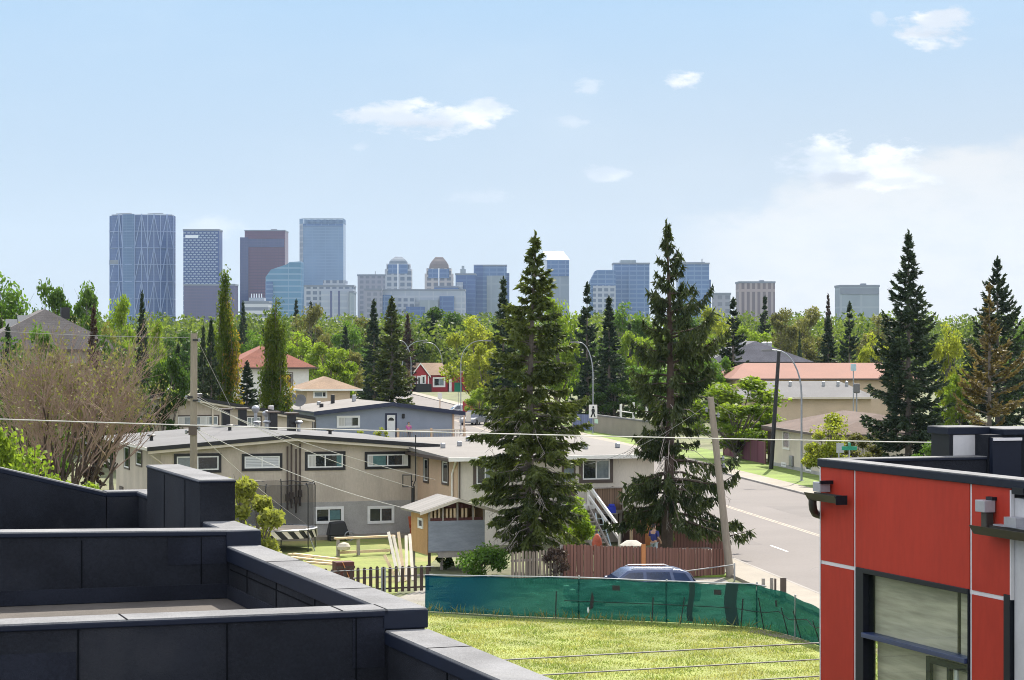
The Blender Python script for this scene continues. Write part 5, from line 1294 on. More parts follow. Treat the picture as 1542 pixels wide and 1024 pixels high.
bx(0, 0, 0, 1.9, 1.6, 1.5).build('wall', M['brownb'], sh); MB().prism_y([(-.2, 1.86), (2.6, 1.20), (2.6, 1.28), (-.2, 1.94)], -.25, 1.8).build('roof', M['oldwood'], sh); bx(-.06, -.08, 0, .06, -.001, 1.8).build('post', M['wood'], sh); bx(.7, -.04, .0, 1.1, -.001, 1.3).build('door', M['orangew'], sh)
p_ = gX(1048, 104)
sk_ = thing('shed', 'low brown shed with sloping dark roof under the right spruce', 'shed', p_, R(12))
bx(-1.4, 0, 0, 1.4, 1.6, .9).build('wall', M['brownb'], sk_); MB().prism_y([(-1.9, 1.35), (1.6, .85), (1.6, .95), (-1.9, 1.47)], -.2, 1.8).build('roof', M['trimbr'], sk_)
# steel pipe barrier and short posts at the pavement
a = gX(1028, 89.3); b = gX(1106, 90.6)
pb_ = thing('pipe_barrier', 'grey steel pipe barrier in front of the brown board fence', 'barrier', a, math.atan2(1.3, b.x-a.x)); L_ = math.hypot(b.x-a.x, 1.3)
MB().tube([(0, 0, .52), (L_, 0, .66)], .022, 8).build('rail', M['ins'], pb_)
MB().tube([(L_, 0, 0), (L_, 0, .72)], .035, 8).build('post', M['galv'], pb_); MB().tube([(.1, 0, 0), (.1, 0, .58)], .035, 8).build('post', M['galv'], pb_)
for k, (px, y0, y1, wpx, lab, m_) in enumerate([(1149.5, 870, 892, 5, 'small weathered wooden post behind the fence corner', 'oldwood'), (1162, 869, 898, 5, 'slim weathered post second from the fence corner', 'oldwood'), (1167.5, 870, 899, 3, 'thin dark stake beside the slim weathered post', 'trimbr'), (1179.5, 869, 905, 9, 'widest brown wooden post beside the pavement', 'trimbr')]):
    Yp = gd(px, y1).y-.2; o = bx(-wpx/2*Yp/F, -.05, 0, wpx/2*Yp/F, .05, (y1-y0)*Yp/F).build('post', M[m_], bevel=.01)
    o.name = 'fence_post'; o.location = gX(px, Yp); tag(o, lab, 'post', 'short posts by the pavement')

# ---------------------------------------------------------------- street lamps and signs
M['lamp'] = mat('lamp_steel', (.26, .275, .30), .45, .08, metal=.4)
def lamp(label, px, yb, arm_px, ytop, Y, r=.075, arm_h=1.3):
    b = gX(px, Y); L0 = thing('street_lamp', label, 'street lamp', b, 0, 'street lamps along the road')
    zt_ = H-(ytop-CY)/F*Y; dx = (arm_px-px)/F*Y
    r *= .64; c = [(0, 0, 0), (0, 0, zt_*.45), (0, 0, zt_-arm_h)]
    for q in np.linspace(0, 1, 9)[1:]:
        a = q*math.pi/2; c.append((dx*.7*(1-math.cos(a)), 0, zt_-arm_h+arm_h*math.sin(a)))
    n = len(c); MB().tube(c, [r*1.25, r]+[r*(1-.5*i/n) for i in range(n-2)], 8).build('pole', M['lamp'], L0, smooth=True)
    MB().tube([(dx*.7, 0, zt_), (dx*.82, 0, zt_+.03)], r*.5, 6).build('arm', M['lamp'], L0)
    s = 1 if dx > 0 else -1
    MB().hexa([(dx*.8, -.13, zt_-.08), (dx*.8+s*.75, -.15, zt_-.08), (dx*.8+s*.75, .15, zt_-.08), (dx*.8, .13, zt_-.08)][::s], [(dx*.8, -.08, zt_+.09), (dx*.8+s*.7, -.08, zt_+.07), (dx*.8+s*.7, .08, zt_+.07), (dx*.8, .08, zt_+.09)][::s]).build('lamp_head', M['roofgrey'], L0, bevel=.03)
    MB().lathe([(r*2.2, 0), (r*2.2, .12), (r*1.3, .16)], 10).build('base', M['lamp'], L0)
    return L0, zt_
lamp('tall curved street lamp on the grass verge beside the cream cottage', 1207, 725, 1152, 527.5, 154, .10, 3.0)
l2, zt_ = lamp('curved street lamp with white walking figure sign between the two tall spruces', 893, 652, 864, 515.5, 232, .095, 3.4)
bx(-.42, -.14, 1.62, .42, -.10, 2.98).build('sign_board', M['trimw'], l2); zc_ = 2.12
f = MB().lathe([(.01, -.015), (.1, -.015), (.1, .015), (.01, .015)], 12); o = f.build('figure_head', M['trimk'], l2); o.rotation_euler = (R(90), 0, 0); o.location = (.02, -.15, zc_+.62)
fb_ = MB().prism_y([(-.12, .0), (-.16, .3), (-.10, .48), (.12, .48), (.2, .22), (.13, .05), (.26, -.38), (.14, -.40), (.02, -.02), (-.14, -.40), (-.26, -.36)], -.16, -.145).build('figure_body', M['trimk'], l2); fb_.location = (0, 0, zc_)
lamp('street lamp with arm to the left above the small red house', 619, 600, 594, 512.5, 395, .11, 4.)
lamp('street lamp with arm to the right just left of the small red house', 606, 600, 644, 513.5, 375, .11, 4.)
lamp('street lamp with long right arm beside the bright green tree', 694, 653, 737, 513, 232, .07, 2.2)
lamp('far street lamp with arm to the left behind the bright green tree', 666, 590, 637, 516, 430, .11, 4.)
lamp('pale street lamp half hidden behind the left side of the large spruce', 742, 600, 708, 515.5, 330, .1, 4.)
lamp('lamp with arm to the right emerging from the large spruce branches', 822, 600, 861, 529, 270, .09, 3.5)
lamp('distant long armed lamp left of the paired spruces', 548, 600, 503, 541, 400, .12, 1.2)
M['signgreen'] = mat('sign_green', (.01, .22, .13), .5, .06)
def blade(label, px, py, Y, w, hh):
    b = gX(px, Y); z = H-(py-CY)/F*Y; s = thing('street_sign', label, 'sign', b)
    MB().tube([(0, 0, 0), (0, 0, z-hh)], .04, 6).build('post', M['galv'], s); bx(-w/2, -.02, z-hh, w/2, .02, z).build('sign_board', M['signgreen'], s); bx(-.02, -w/2, z+.01, .02, w/2, z+hh*.9).build('sign_board', M['signgreen'], s)
blade('green street name sign above the red building roof', 1279, 672, 128, .85, .22)
blade('teal green sign in front of the small red house', 690, 576, 300, 1.0, 1.2)
b = gX(662.5, 262); s_ = thing('road_sign', 'small pale road sign on a post before the small red house', 'sign', b)
MB().tube([(0, 0, 0), (0, 0, 3.2)], .07, 6).build('post', M['peach'], s_); bx(-.25, -.1, 2.8, .25, -.07, 3.5).build('sign_board', M['trimw'], s_)
b = gX(699, 243); s_ = thing('road_sign', 'brown timber post with a pale board beside the blue bungalow', 'sign', b)
MB().tube([(0, 0, 0), (0, 0, 1.9)], .1, 6).build('post', M['peach'], s_); bx(.15, -.1, .9, .7, -.05, 1.9).build('sign_board', M['paleside'], s_)
b = gX(1263, 140); s_ = thing('road_sign', 'grey sign back on a post beside the dark spruce', 'sign', b)
zz = H-(667-CY)/F*140; MB().tube([(0, 0, 0), (0, 0, zz)], .05, 6).build('post', M['galv'], s_); bx(-.15, -.06, zz-.6, .3, -.03, zz).build('sign_board', M['galv'], s_)
b = gX(1290, 190); s_ = thing('signal_head', 'pale signal head on a post before the tan building', 'signal', b); zz = H-(592-CY)/F*190
MB().tube([(0, 0, 0), (0, 0, zz)], .06, 6).build('post', M['lamp'], s_); bx(-.26, -.2, zz, .26, .2, zz+.8).build('housing', M['roofgrey'], s_, bevel=.1)
b = gX(1285, 200); s_ = thing('road_sign', 'pale blue square sign in front of the orange red roof', 'sign', b); zz = H-(548-CY)/F*200
MB().tube([(0, 0, 0), (0, 0, zz)], .05, 6).build('post', M['lamp'], s_); bx(-.24, -.08, zz-.6, .24, -.05, zz).build('sign_board', mat('pale_blue', (.35, .48, .52), .5, .1), s_)
# concrete wall and blue fence by the road
Wa = gX(893, 236); Wb = gX(988, 214)
cw_ = thing('concrete_wall', 'long pale concrete wall behind the spruces along the road', 'wall', Wa, math.atan2(Wb.y-Wa.y, Wb.x-Wa.x)); L_ = (Wb-Wa).length
bx(0, 0, 0, L_, .25, 1.75).build('wall', M['concrete'], cw_); bx(-.05, -.05, 1.751, L_, .3, 1.9).build('coping', M['roofgrey'], cw_); bx(2.0*.35, -.03, 1.0, 2.0, -.002, 1.45).build('notice', mat('pale_green', (.45, .62, .48), .7, .1), cw_)
for k in range(3): MB().tube([(L_*(.45+.2*k), .1, 1.9), (L_*(.45+.2*k), .1, 3.2+.3*(k == 1))], .12, 6).build('pillar', M['white'], cw_)
MB().tube([(L_*.4, .1, 2.5), (L_*.85, .1, 2.45)], .05, 6).build('rail', M['white'], cw_)
a = gX(862, 240)
bl_ = thing('board_fence', 'faded blue board fence at the end of the concrete wall', 'fence', a, R(-12)); M['bluef'] = planks('blue_boards', (.15, .17, .28), .2, 'x'); bx(0, 0, 0, 2.4, .06, 1.75).build('board_panel', M['bluef'], bl_)
bx(-.06, -.06, 0, .06, .06, 1.9).build('post', M['oldwood'], bl_)
p_ = gX(710, 275); o = thing('red_trailer', 'small red box trailer on the far roadside', 'trailer', p_, R(30)); bx(-.9, -.6, .7, .9, .6, 2.2).build('box', M['redsid'], o, bevel=.05)
for x in (-.5, .5):
    wh = MB().lathe([(.01, -.08), (.3, -.08), (.3, .08), (.01, .08)], 14).build('wheel', M['trimk'], o); wh.rotation_euler = (R(90), 0, 0); wh.location = (x, -.66, .3)
bx(-.7, -.5, .45, .7, .5, .699).build('chassis', M['trimk'], o)

# ---------------------------------------------------------------- people
def person(label, loc, rot, hgt, top, legs, hairc, skinm, sit=0, arm=0):
    o = thing('person', label, 'person', loc, rot)
    s = hgt/1.75
    def skinned(name, verts, edges, rad, m, sub=2):
        me = bpy.data.meshes.new(name); me.from_pydata([Vector(v)*s for v in verts], edges, []); ob = link(name, me, o, m)
        sk = ob.modifiers.new('skin', 'SKIN'); sk.use_smooth_shade = True
        for i, r_ in enumerate(rad):
            d = me.skin_vertices[0].data[i]; d.radius = (r_[0]*s, r_[1]*s) if isinstance(r_, tuple) else (r_*s, r_*s)
        me.skin_vertices[0].data[0].use_root = True
        sb = ob.modifiers.new('smooth', 'SUBSURF'); sb.levels = sub; sb.render_levels = sub
        return ob
    v = [(0, 0, .95), (0, .01, 1.12), (0, 0, 1.36), (0, -.01, 1.48), (0, -.02, 1.60), (0, -.015, 1.72)]; e = [(0, 1), (1, 2), (2, 3), (3, 4), (4, 5)]; r_ = [(.16, .11), (.135, .10), (.17, .11), .055, .085, .07]
    for q in (-1, 1):
        i = len(v); v += [(q*.2, 0, 1.40), (q*.25, .02, 1.14), (q*.24, -.10-.1*arm, .92+.15*arm), (q*.235, -.14-.1*arm, .84+.17*arm)]; e += [(2, i), (i, i+1), (i+1, i+2), (i+2, i+3)]; r_ += [.06, .045, .035, .04]
        h0 = v[-1]
        for k in range(5):
            j = len(v); a_ = (k-2)*.018; ln = (.05, .075, .08, .075, .06)[k]
            v += [(h0[0]+a_, h0[1]-.02, h0[2]-.03-ln*.5), (h0[0]+a_*1.1, h0[1]-.03, h0[2]-.03-ln)]; e += [(i+3, j), (j, j+1)]; r_ += [.010, .008]
        i = len(v); v += [(q*.09, 0, .88), (q*.10, -.02, .50), (q*.10, .02, .09), (q*.11, -.12, .04)]; e += [(0, i), (i, i+1), (i+1, i+2), (i+2, i+3)]; r_ += [.09, .06, .042, .035]
    skinned('body', v, e, r_, skinm)
    skinned('shirt', [(0, 0, .92), (0, .01, 1.12), (0, 0, 1.37), (0, 0, 1.44), (-.2, 0, 1.40), (-.25, .02, 1.16), (.2, 0, 1.40), (.25, .02, 1.16)], [(0, 1), (1, 2), (2, 3), (2, 4), (4, 5), (2, 6), (6, 7)], [(.185, .135), (.16, .125), (.195, .135), .075, .078, .064, .078, .064], top)
    skinned('trousers', [(0, 0, .98), (-.09, 0, .86), (-.10, -.02, .50), (-.10, .02, .12), (.09, 0, .86), (.10, -.02, .50), (.10, .02, .12)], [(0, 1), (1, 2), (2, 3), (0, 4), (4, 5), (5, 6)], [(.17, .125), .105, .075, .06, .105, .075, .06], legs)
    skinned('hair', [(0, .02, 1.66), (0, .03, 1.74), (0, .05, 1.62)], [(0, 1), (0, 2)], [(.088, .085), (.07, .075), (.075, .06)], hairc)
    return o
M['skin'] = mat('skin', (.42, .25, .18), .6, .05); M['hairk'] = mat('dark_hair', (.02, .014, .012), .6, .1); M['pink'] = mat('pink_cloth', (.50, .13, .32), .8, .1); M['jean'] = mat('dark_trousers', (.05, .055, .09), .85, .1); M['navyc'] = mat('blue_jacket', (.03, .035, .16), .8, .15); M['paletr'] = mat('pale_jeans', (.30, .34, .38), .85, .1)
u_ = HB.u(615.5, -1.0); pz = HB.w(u_, -1.0, .552)
person('person in a pink top on the deck of the blue bungalow', pz, TH, 1.66, M['pink'], M['jean'], M['hairk'], M['skin'])
person('person in a blue jacket and pale jeans standing behind the brown fence', gX(985, 98.5), R(140), 1.62, M['navyc'], M['paletr'], M['hairk'], M['skin'], arm=.6)
# ---------------------------------------------------------------- downtown
ZB = -56.
def fa(n, g, f, **k): M[n] = facade(n, g, f, **k); return n
fa('bowglass', (.040, .075, .20), (.052, .092, .225), fl=4., bay=6., band=.25, mul=.06, rough=.25)
fa('bowcore', (.06, .115, .23), (.09, .15, .27), fl=4., bay=9., band=.2, mul=.06, rough=.25)
fa('checker', (.036, .066, .19), (.036, .066, .19), fl=5, bay=6, rough=.3)
fa('plum', (.055, .048, .115), (.07, .055, .12), fl=4, bay=8, band=.3, mul=.05)
fa('redbrown', (.105, .045, .085), (.078, .038, .08), fl=4, bay=6, band=.35, mul=.1, rough=.35)
fa('redblue', (.036, .045, .13), (.045, .05, .135), fl=4, bay=6, band=.3)
fa('tealglass', (.07, .17, .27), (.16, .26, .36), fl=8, bay=30, band=.22, mul=.02, rough=.3)
fa('paleblue', (.13, .20, .315), (.15, .22, .335), fl=4, bay=9, band=.3, mul=.08, rough=.3)
fa('whitebands', (.14, .155, .20), (.42, .43, .47), fl=8, bay=60, band=.5, mul=.0, rough=.6)
fa('greyfins', (.10, .125, .18), (.28, .305, .36), fl=7, bay=8, band=.4, mul=.35, rough=.5)
fa('palepanel', (.235, .265, .325), (.30, .325, .38), fl=8, bay=18, band=.3, mul=.08, rough=.6)
fa('stone', (.15, .16, .19), (.40, .37, .36), fl=8, bay=9, band=.35, mul=.35, rough=.7)
fa('stoneblue', (.13, .16, .21), (.33, .35, .39), fl=8, bay=9, band=.35, mul=.35, rough=.7)
fa('greystone', (.15, .16, .20), (.23, .235, .28), fl=7, bay=8, band=.4, mul=.4, rough=.7)
fa('blueglass', (.038, .075, .195), (.06, .11, .24), fl=6, bay=14, band=.3, mul=.1, rough=.25)
fa('blueglass2', (.060, .115, .24), (.11, .175, .31), fl=6, bay=10, band=.3, mul=.12, rough=.25)
fa('brownfins', (.13, .105, .115), (.27, .225, .225), fl=60, bay=6, band=.05, mul=.45, rough=.7)
fa('greyblue', (.20, .235, .27), (.24, .275, .31), fl=20, bay=22, band=.1, mul=.1, rough=.5)
M['roofcap'] = mat('tower_roof', (.16, .18, .22), .7, .1, .05); M['whitesteel'] = mat('white_steel', (.62, .66, .72), .5, .05, .05); M['lattice'] = mat('steel_lattice', (.19, .25, .42), .5, .05, .05); M['domegrey'] = mat('dome_metal', (.13, .155, .19), .8, .1, .1); M['domebrown'] = mat('bronze_dome', (.15, .125, .12), .8, .1, .1); M['crane'] = mat('crane_grey', (.18, .19, .22), .6, .1)
M['whiteroof'] = mat('bright_white_roof', (.80, .81, .83), .5, .03, .05); M['checkwhite'] = mat('pale_metal_panel', (.26, .32, .42), .5, .05, .05)
def tower(label, px0, px1, yt, Y, depth=45, rot=0, m='blueglass', cap=True, name='office_tower', group='downtown towers'):
    o = Fr((px0-CX)/F*Y, Y, R(rot)); w = o.u(px1); zt_ = o.z(yt, w/2)
    th = thing(name, label, 'building', (o.X, o.Y, ZB), R(rot), group)
    h = zt_-ZB
    bx(0, 0, 0, w, depth, h).build('shaft', M[m], th)
    if cap: bx(-.6, -.6, h-.0, w+.6, depth+.6, h+2.2).build('roof_edge', M['roofcap'], th)
    return th, w, h, o
def zl(o, py, u=0, v=0): return o.z(py, u, v)-ZB
def rel(o, px, v=0): return o.u(px, v)

# curved lattice tower
Y = 3200; mpp = Y/F
o = Fr((160-CX)/F*Y, Y); o.rot = 0; o.c, o.s = 1, 0
bw = thing('office_tower', 'tall curved glass tower with triangular steel lattice, leftmost of the downtown towers', 'building', (o.X, Y, ZB), 0, 'downtown towers')
w = o.u(260); h = zl(o, 324); n = 40
arc = [(w/2-w/2*math.cos(math.pi*(.0+1.*i/n)), 26-26*math.sin(math.pi*i/n)+0) for i in range(n+1)]
back = [(w-2-(w-4)*i/12, 44-14*math.sin(math.pi*i/12)) for i in range(13)]
MB().prism_z(arc+back, 0, h).build('shaft', M['bowglass'], bw)
def arcp(q, out=.8):
    i = min(max(q, 0), 1)*n; i0 = min(int(i), n-1); f_ = i-i0
    x = arc[i0][0]*(1-f_)+arc[i0+1][0]*f_; y = arc[i0][1]*(1-f_)+arc[i0+1][1]*f_; return Vector((x, y-out, 0))
def pq(px):  # pixel to arc parameter
    x = o.u(px); return math.acos(max(-1, min(1, 1-2*x/w)))/math.pi
lat = MB(); lev = [zl(o, y) for y in (322, 348, 373, 398, 424, 450, 475, 500)]
cols = [pq(p) for p in (162, 178, 184.5, 203, 213.5, 222.5, 231.5, 241, 250, 258)]
for q in cols: lat.beam(arcp(q)+Vector((0, 0, 0)), arcp(q)+Vector((0, 0, h)), 1.1, 1.1)
for z in lev[1:]:
    for i in range(n): lat.beam(arcp(i/n, .9)+Vector((0, 0, z)), arcp((i+1)/n, .9)+Vector((0, 0, z)), .9, .9)
def diag(a, b, z0, z1): lat.beam(arcp(a, 1.2)+Vector((0, 0, z0)), arcp(b, 1.2)+Vector((0, 0, z1)), 1.3, 1.0)
for k in range(0, 6, 2):
    z0, z1 = lev[k+2], lev[k]
    for a, b, c_ in [(cols[3], cols[4], cols[5]), (cols[5], cols[6], cols[7]), (cols[7], cols[8], cols[9]), (cols[0], cols[1], cols[2])]:
        diag(a, b, z0, z1); diag(c_, b, z0, z1)
lat.build('steel_lattice', M['lattice'], bw)
q0, q1 = pq(185), pq(202); co_ = MB()
a, b = arcp(q0, 1.6), arcp(q1, 1.6); co_.prism_z([(a.x, a.y), (b.x, b.y), (b.x, b.y+4), (a.x, a.y+4)], 0, h+1.5); co_.build('glass_core', M['bowcore'], bw)
lv = MB(); q0, q1 = pq(160.5), pq(177)
for i in range(10):
    a, b = arcp(q0+(q1-q0)*i/10, .5), arcp(q0+(q1-q0)*(i+1)/10, .5); lv.beam(a+Vector((0, 0, zl(o, 394.5))), b+Vector((0, 0, zl(o, 394.5))), .6, zl(o, 391)-zl(o, 398))
lv.build('plant_floor_louvre', M['roofcap'], bw)
bx(4, 20, h, w-4, 40, h+2).build('roof', M['roofcap'], bw)
for px in (179, 227):
    u = o.u(px); c_ = MB(); c_.beam((u, 30, h), (u, 30, h+4), 1.2); c_.beam((u-9, 30, h+3.4), (u+13, 30, h+4.2), 1.0); c_.build('roof_crane', M['crane'], bw)
# checkered tower
tl, w, h, o = tower('slim tower with staggered pale and dark window panels beside the curved lattice tower', 276, 330, 347.5, 3150, 36, 0, 'checker')
ck = MB(); rw = 3.3; cwd = w/9
r_ = random.Random(2)
for i in range(46):
    z = h-2.2-i*rw
    dens = 1-max(0, (i-26))/26
    for j in range(9):
        x = (j+(.5 if i % 2 else 0))*cwd
        if x+cwd*.66 > w or r_.random() > dens: continue
        ck.box(x+.3, -.7, z-1.45, x+cwd*.66, -.001, z)
o_ = ck.build('staggered_panels', M['checkwhite'], tl); o_['kind'] = 'stuff'
bx(w*.06, -.8, h-10, w*.42, -.701, h-6).build('tower_sign', M['whitesteel'], tl)
tower('purple block in front of the foot of the checkered tower', 277, 353, 430, 3000, 40, 0, 'plum')[0]
t3, w, h, o = tower('red brown granite tower with darker lower step', 361.5, 429, 358, 3250, 50, 0, 'redbrown', cap=False)
u = o.u(368.5); zz = zl(o, 348); bx(u, 0, h, w, 50, zz).build('upper_shaft', M['redbrown'], t3); bx(u-.5, -.5, zz, w+.5, 50.5, zz+1.5).build('roof_edge', M['roofcap'], t3)
bx(0, -1, 0, o.u(374), -.001, h+.5).build('dark_bay', M['redblue'], t3); bx(o.u(374), -.6, zl(o, 372), w*.98, -.001, zl(o, 360)).build('dark_band', M['redblue'], t3)
c_ = MB(); u = o.u(411); c_.beam((u, 20, zz), (u, 20, zz+3.5), 1.2); c_.beam((u-5, 20, zz+3.2), (u+4, 20, zz+3.2), 1.); c_.build('roof_crane', M['crane'], t3)
# teal slanted tower
o = Fr((400-CX)/F*3050, 3050, 0); w = o.u(453)
t4 = thing('office_tower', 'teal glass tower with slanted stepped top before the red brown tower', 'building', (o.X, o.Y, ZB), 0, 'downtown towers')
MB().prism_y([(0, 0), (w, 0), (w, zl(o, 393.5)), (o.u(436), zl(o, 394.5)), (o.u(432), zl(o, 398)), (o.u(408), zl(o, 406)), (0, zl(o, 417))], 0, 40).build('shaft', M['tealglass'], t4)
bx(0, -2, 0, o.u(411), -.001, zl(o, 424)).build('lower_bay', M['blueglass2'], t4)
# tall pale tower
o = Fr((450.5-CX)/F*3180, 3180, 0); w = o.u(517)
t5 = thing('office_tower', 'tallest pale blue glass box tower with crown of vertical fins', 'building', (o.X, o.Y, ZB), 0, 'downtown towers')
h = zl(o, 329); c1 = o.u(456.5)
MB().prism_z([(0, 9), (c1, 0), (w, 0), (w, 46), (0, 46)], 0, h-7).build('shaft', M['paleblue'], t5)
cr_ = MB(); nf = 34
for i in range(nf+1):
    x = c1+(w-c1)*i/nf; cr_.box(x-.45, -.2, h-7, x+.45, .8, h)
for i in range(16): cr_.box(w-.8, 2+i*2.7, h-7, w+.2, 2.9+i*2.7, h)
cr_.beam((0, 9, h-3.5), (c1, 0, h-3.5), 1, 7.); cr_.box(c1, -.2, h-.8, w, .9, h); cr_.build('crown_fins', M['paleblue'], t5)
bx(c1+2, 3, h-7, w-2, 43, h-1.5).build('roof_plant', M['blueglass2'], t5)
bx(c1, -.5, zl(o, 341), w, -.001, zl(o, 337)).build('louvre_band', M['blueglass2'], t5)
MB().prism_z([(-.3, 8.6), (c1, -.6), (c1, -.01), (0, 9)], 0, h-7).build('corner_bevel', M['palepanel'], t5)
# lower neighbours
t6, w, h, o = tower('low white banded block with rooftop plant between the poplars', 366, 404, 456, 2700, 40, 0, 'whitebands')
bx(w*.2, 8, h, w*.8, 30, zl(o, 448)).build('plant_room', M['palepanel'], t6)
for k in range(5): bx(w*(.28+.1*k), 10, zl(o, 448), w*(.31+.1*k), 12, zl(o, 442)).build('roof_flue', M['whitesteel'], t6)
t7, w, h, o = tower('stepped grey office block with pale panels below the tallest pale tower', 458, 532, 432, 2850, 45, 0, 'greyfins')
bx(o.u(486), 3, h, o.u(520), 40, zl(o, 422)).build('upper_block', M['greyfins'], t7)
bx(o.u(484), -5, 0, o.u(526), -.001, zl(o, 438)).build('pale_front', M['palepanel'], t7)
for px in (499, 511): u = o.u(px); bx(u-1, -5.8, 0, u+1, -5.01, zl(o, 438)).build('dark_joint', M['redblue'], t7)
tower('pale low wing right of the stepped grey block', 526, 533, 441, 2840, 40, 0, 'greyblue')
t8, w, h, o = tower('grey gridded block left of the domed twin towers', 538.5, 580, 415.5, 3150, 45, 0, 'greystone')
MB().beam((w*.62, 20, h), (w*.62, 20, h+7), .6).build('mast', M['crane'], t8)
def domed(label, px0, px1, yt, ysh, yb, m, dm):
    th, w, h, o = tower(label, px0, px1, ysh, 3150, 40, 0, m, cap=False)
    e = w*.10; sh = zl(o, ysh-8)
    bx(e*.6, 1, h, w-e*.6, 39, sh).build('upper_shaft', M[m], th)
    hh = zl(o, yt); n = 8; v = []; f_ = []
    for i, (q, s) in enumerate([(0, 1.), (.35, .93), (.62, .74), (.86, .5), (.96, .42), (1., .36)]):
        z = sh+(hh-sh)*q; hw = (w/2-e*1.5)*s; hd = 17*s
        v += [(w/2-hw, 20-hd, z), (w/2+hw, 20-hd, z), (w/2+hw, 20+hd, z), (w/2-hw, 20+hd, z)]
    for i in range(5):
        for k in range(4): f_.append((i*4+k, i*4+(k+1) % 4, i*4+4+(k+1) % 4, i*4+4+k))
    f_ += [(3, 2, 1, 0), (20, 21, 22, 23)]
    MB().add(v, f_).build('dome', M[dm], th)
    bx(e*1.3, -.8, zl(o, ysh+7), w-e*1.3, -.001, sh-1).build('glass_band', M['blueglass2'], th)
    bx(w/2-.8, -1.3, zl(o, 436), w/2+.8, -.81, sh).build('centre_fin', M['whitesteel'], th)
    return th
domed('grey blue domed twin tower, left of the pair', 579.5, 619, 386, 405, 436, 'stoneblue', 'domegrey')
domed('beige domed twin tower with bronze dome, right of the pair', 639.5, 682, 386.5, 412, 436, 'stone', 'domebrown')
t_, w, h, o = tower('broad pale podium block below the domed twin towers', 567, 700, 438, 2950, 50, 0, 'palepanel')
bx(o.u(600), -3, 0, o.u(625), -.001, zl(o, 448)).build('stepped_front', M['greyfins'], t_); bx(o.u(632), -6, 0, o.u(660), -.001, zl(o, 452)).build('stepped_front', M['greyblue'], t_); bx(o.u(612), -9, 0, o.u(640), -6.001, zl(o, 462)).build('stepped_front', M['blueglass'], t_); bx(o.u(576), -2, 0, o.u(590), -.001, zl(o, 444)).build('stepped_front', M['blueglass2'], t_); bx(o.u(662), -3, 0, o.u(684), -.001, zl(o, 446)).build('stepped_front', M['blueglass'], t_)
tower('grey block with small windows left of the pale podium', 549, 575, 437, 2930, 45, 0, 'greystone'); tower('dark blue low block right of the beige domed tower', 654, 690, 433, 3000, 45, 0, 'blueglass')
t_, w, h, o = tower('dark blue glass tower with a stepped spire', 686, 716, 414, 3050, 40, 0, 'blueglass')
bx(o.u(693), 5, h, o.u(701), 25, zl(o, 405)).build('spire_base', M['greyblue'], t_); bx(o.u(695), 8, zl(o, 405), o.u(699), 18, zl(o, 400)).build('spire_top', M['greyblue'], t_)
bx(o.u(687.5), -4, 0, o.u(697), -.001, zl(o, 425)).build('pale_bay', M['palepanel'], t_)
t_, w, h, o = tower('wide blue glass tower with paler right half beside the large spruce', 714, 763, 401, 3100, 45, 0, 'blueglass2')
bx(-.5, -2, 0, o.u(727), -.001, h+1).build('dark_bay', M['blueglass'], t_); bx(o.u(733), -1, 0, w*.96, -.001, zl(o, 415)).build('pale_bay', M['greyblue'], t_); bx(w, 5, 0, o.u(767), 40, zl(o, 411)).build('side_wing', M['blueglass'], t_)
# white sloping crown
o = Fr((818-CX)/F*3150, 3150, 0); w = o.u(857)
t_ = thing('office_tower', 'pale tower with bright white sloping roof right of the large spruce', 'building', (o.X, o.Y, ZB), 0, 'downtown towers')
z1, z2 = zl(o, 391), zl(o, 377); zc_ = zl(o, 416); u1 = o.u(824)
bx(u1, 0, 0, w, 40, zc_).build('shaft', M['greyblue'], t_); bx(u1, -.6, zc_, w, 40, z1).build('glass_top', M['blueglass2'], t_); bx(0, 3, 0, u1-.01, 40, zl(o, 383)).build('white_wing', M['whitesteel'], t_)
MB().add([(u1-4, -1, z1), (w+.5, -1, z1), (w-8, 30, z2), (0, 30, z2), (u1-4, 41, z1), (w+.5, 41, z1)], [(0, 1, 2, 3), (3, 2, 5, 4), (0, 3, 4), (1, 5, 2), (0, 4, 5, 1)]).build('roof', M['whiteroof'], t_)
o2 = Fr((888-CX)/F*3000, 3000, 0); w = o2.u(927)
t_ = thing('office_tower', 'blue glass tower with rounded left shoulder', 'building', (o2.X, o2.Y, ZB), 0, 'downtown towers')
MB().prism_y([(0, 0), (w, 0), (w, zl(o2, 406.5)), (o2.u(900), zl(o2, 406.5)), (o2.u(896), zl(o2, 408)), (0, zl(o2, 424))], 0, 40).build('shaft', M['blueglass2'], t_)
bx(o2.u(893), -2, 0, w, -.001, zl(o2, 430)).build('lower_bay', M['greyfins'], t_)
t_, w, h, o = tower('blue glass block with raised centre between shoulder tower and tall bare topped spruce', 924, 978, 398, 3050, 45, 0, 'blueglass2')
bx(o.u(935), 3, h, o.u(958), 40, zl(o, 391.5)).build('upper_block', M['greyblue'], t_); bx(o.u(946), -2, 0, w*.9, -.001, zl(o, 402)).build('glass_front', M['blueglass2'], t_)
t_, w, h, o = tower('blue banded tower with antenna right of the bare topped spruce', 1022, 1068, 398, 3050, 45, 0, 'blueglass2')
MB().beam((o.u(1059), 20, h), (o.u(1059), 20, zl(o, 389)), 1.2).build('antenna', M['crane'], t_); bx(w, 4, 0, o.u(1071), 40, zl(o, 421)).build('side_wing', M['blueglass'], t_)
bx(o.u(1026), 3, h, o.u(1062), 40, h+3).build('roof_plant', M['roofcap'], t_)
t_, w, h, o = tower('brown ribbed office block standing alone right of downtown', 1113, 1167, 426.5, 2600, 40, 0, 'brownfins'); bx(w*.6, 8, h+2.2, w*.72, 20, h+3.6).build('plant_room', M['roofcap'], t_)
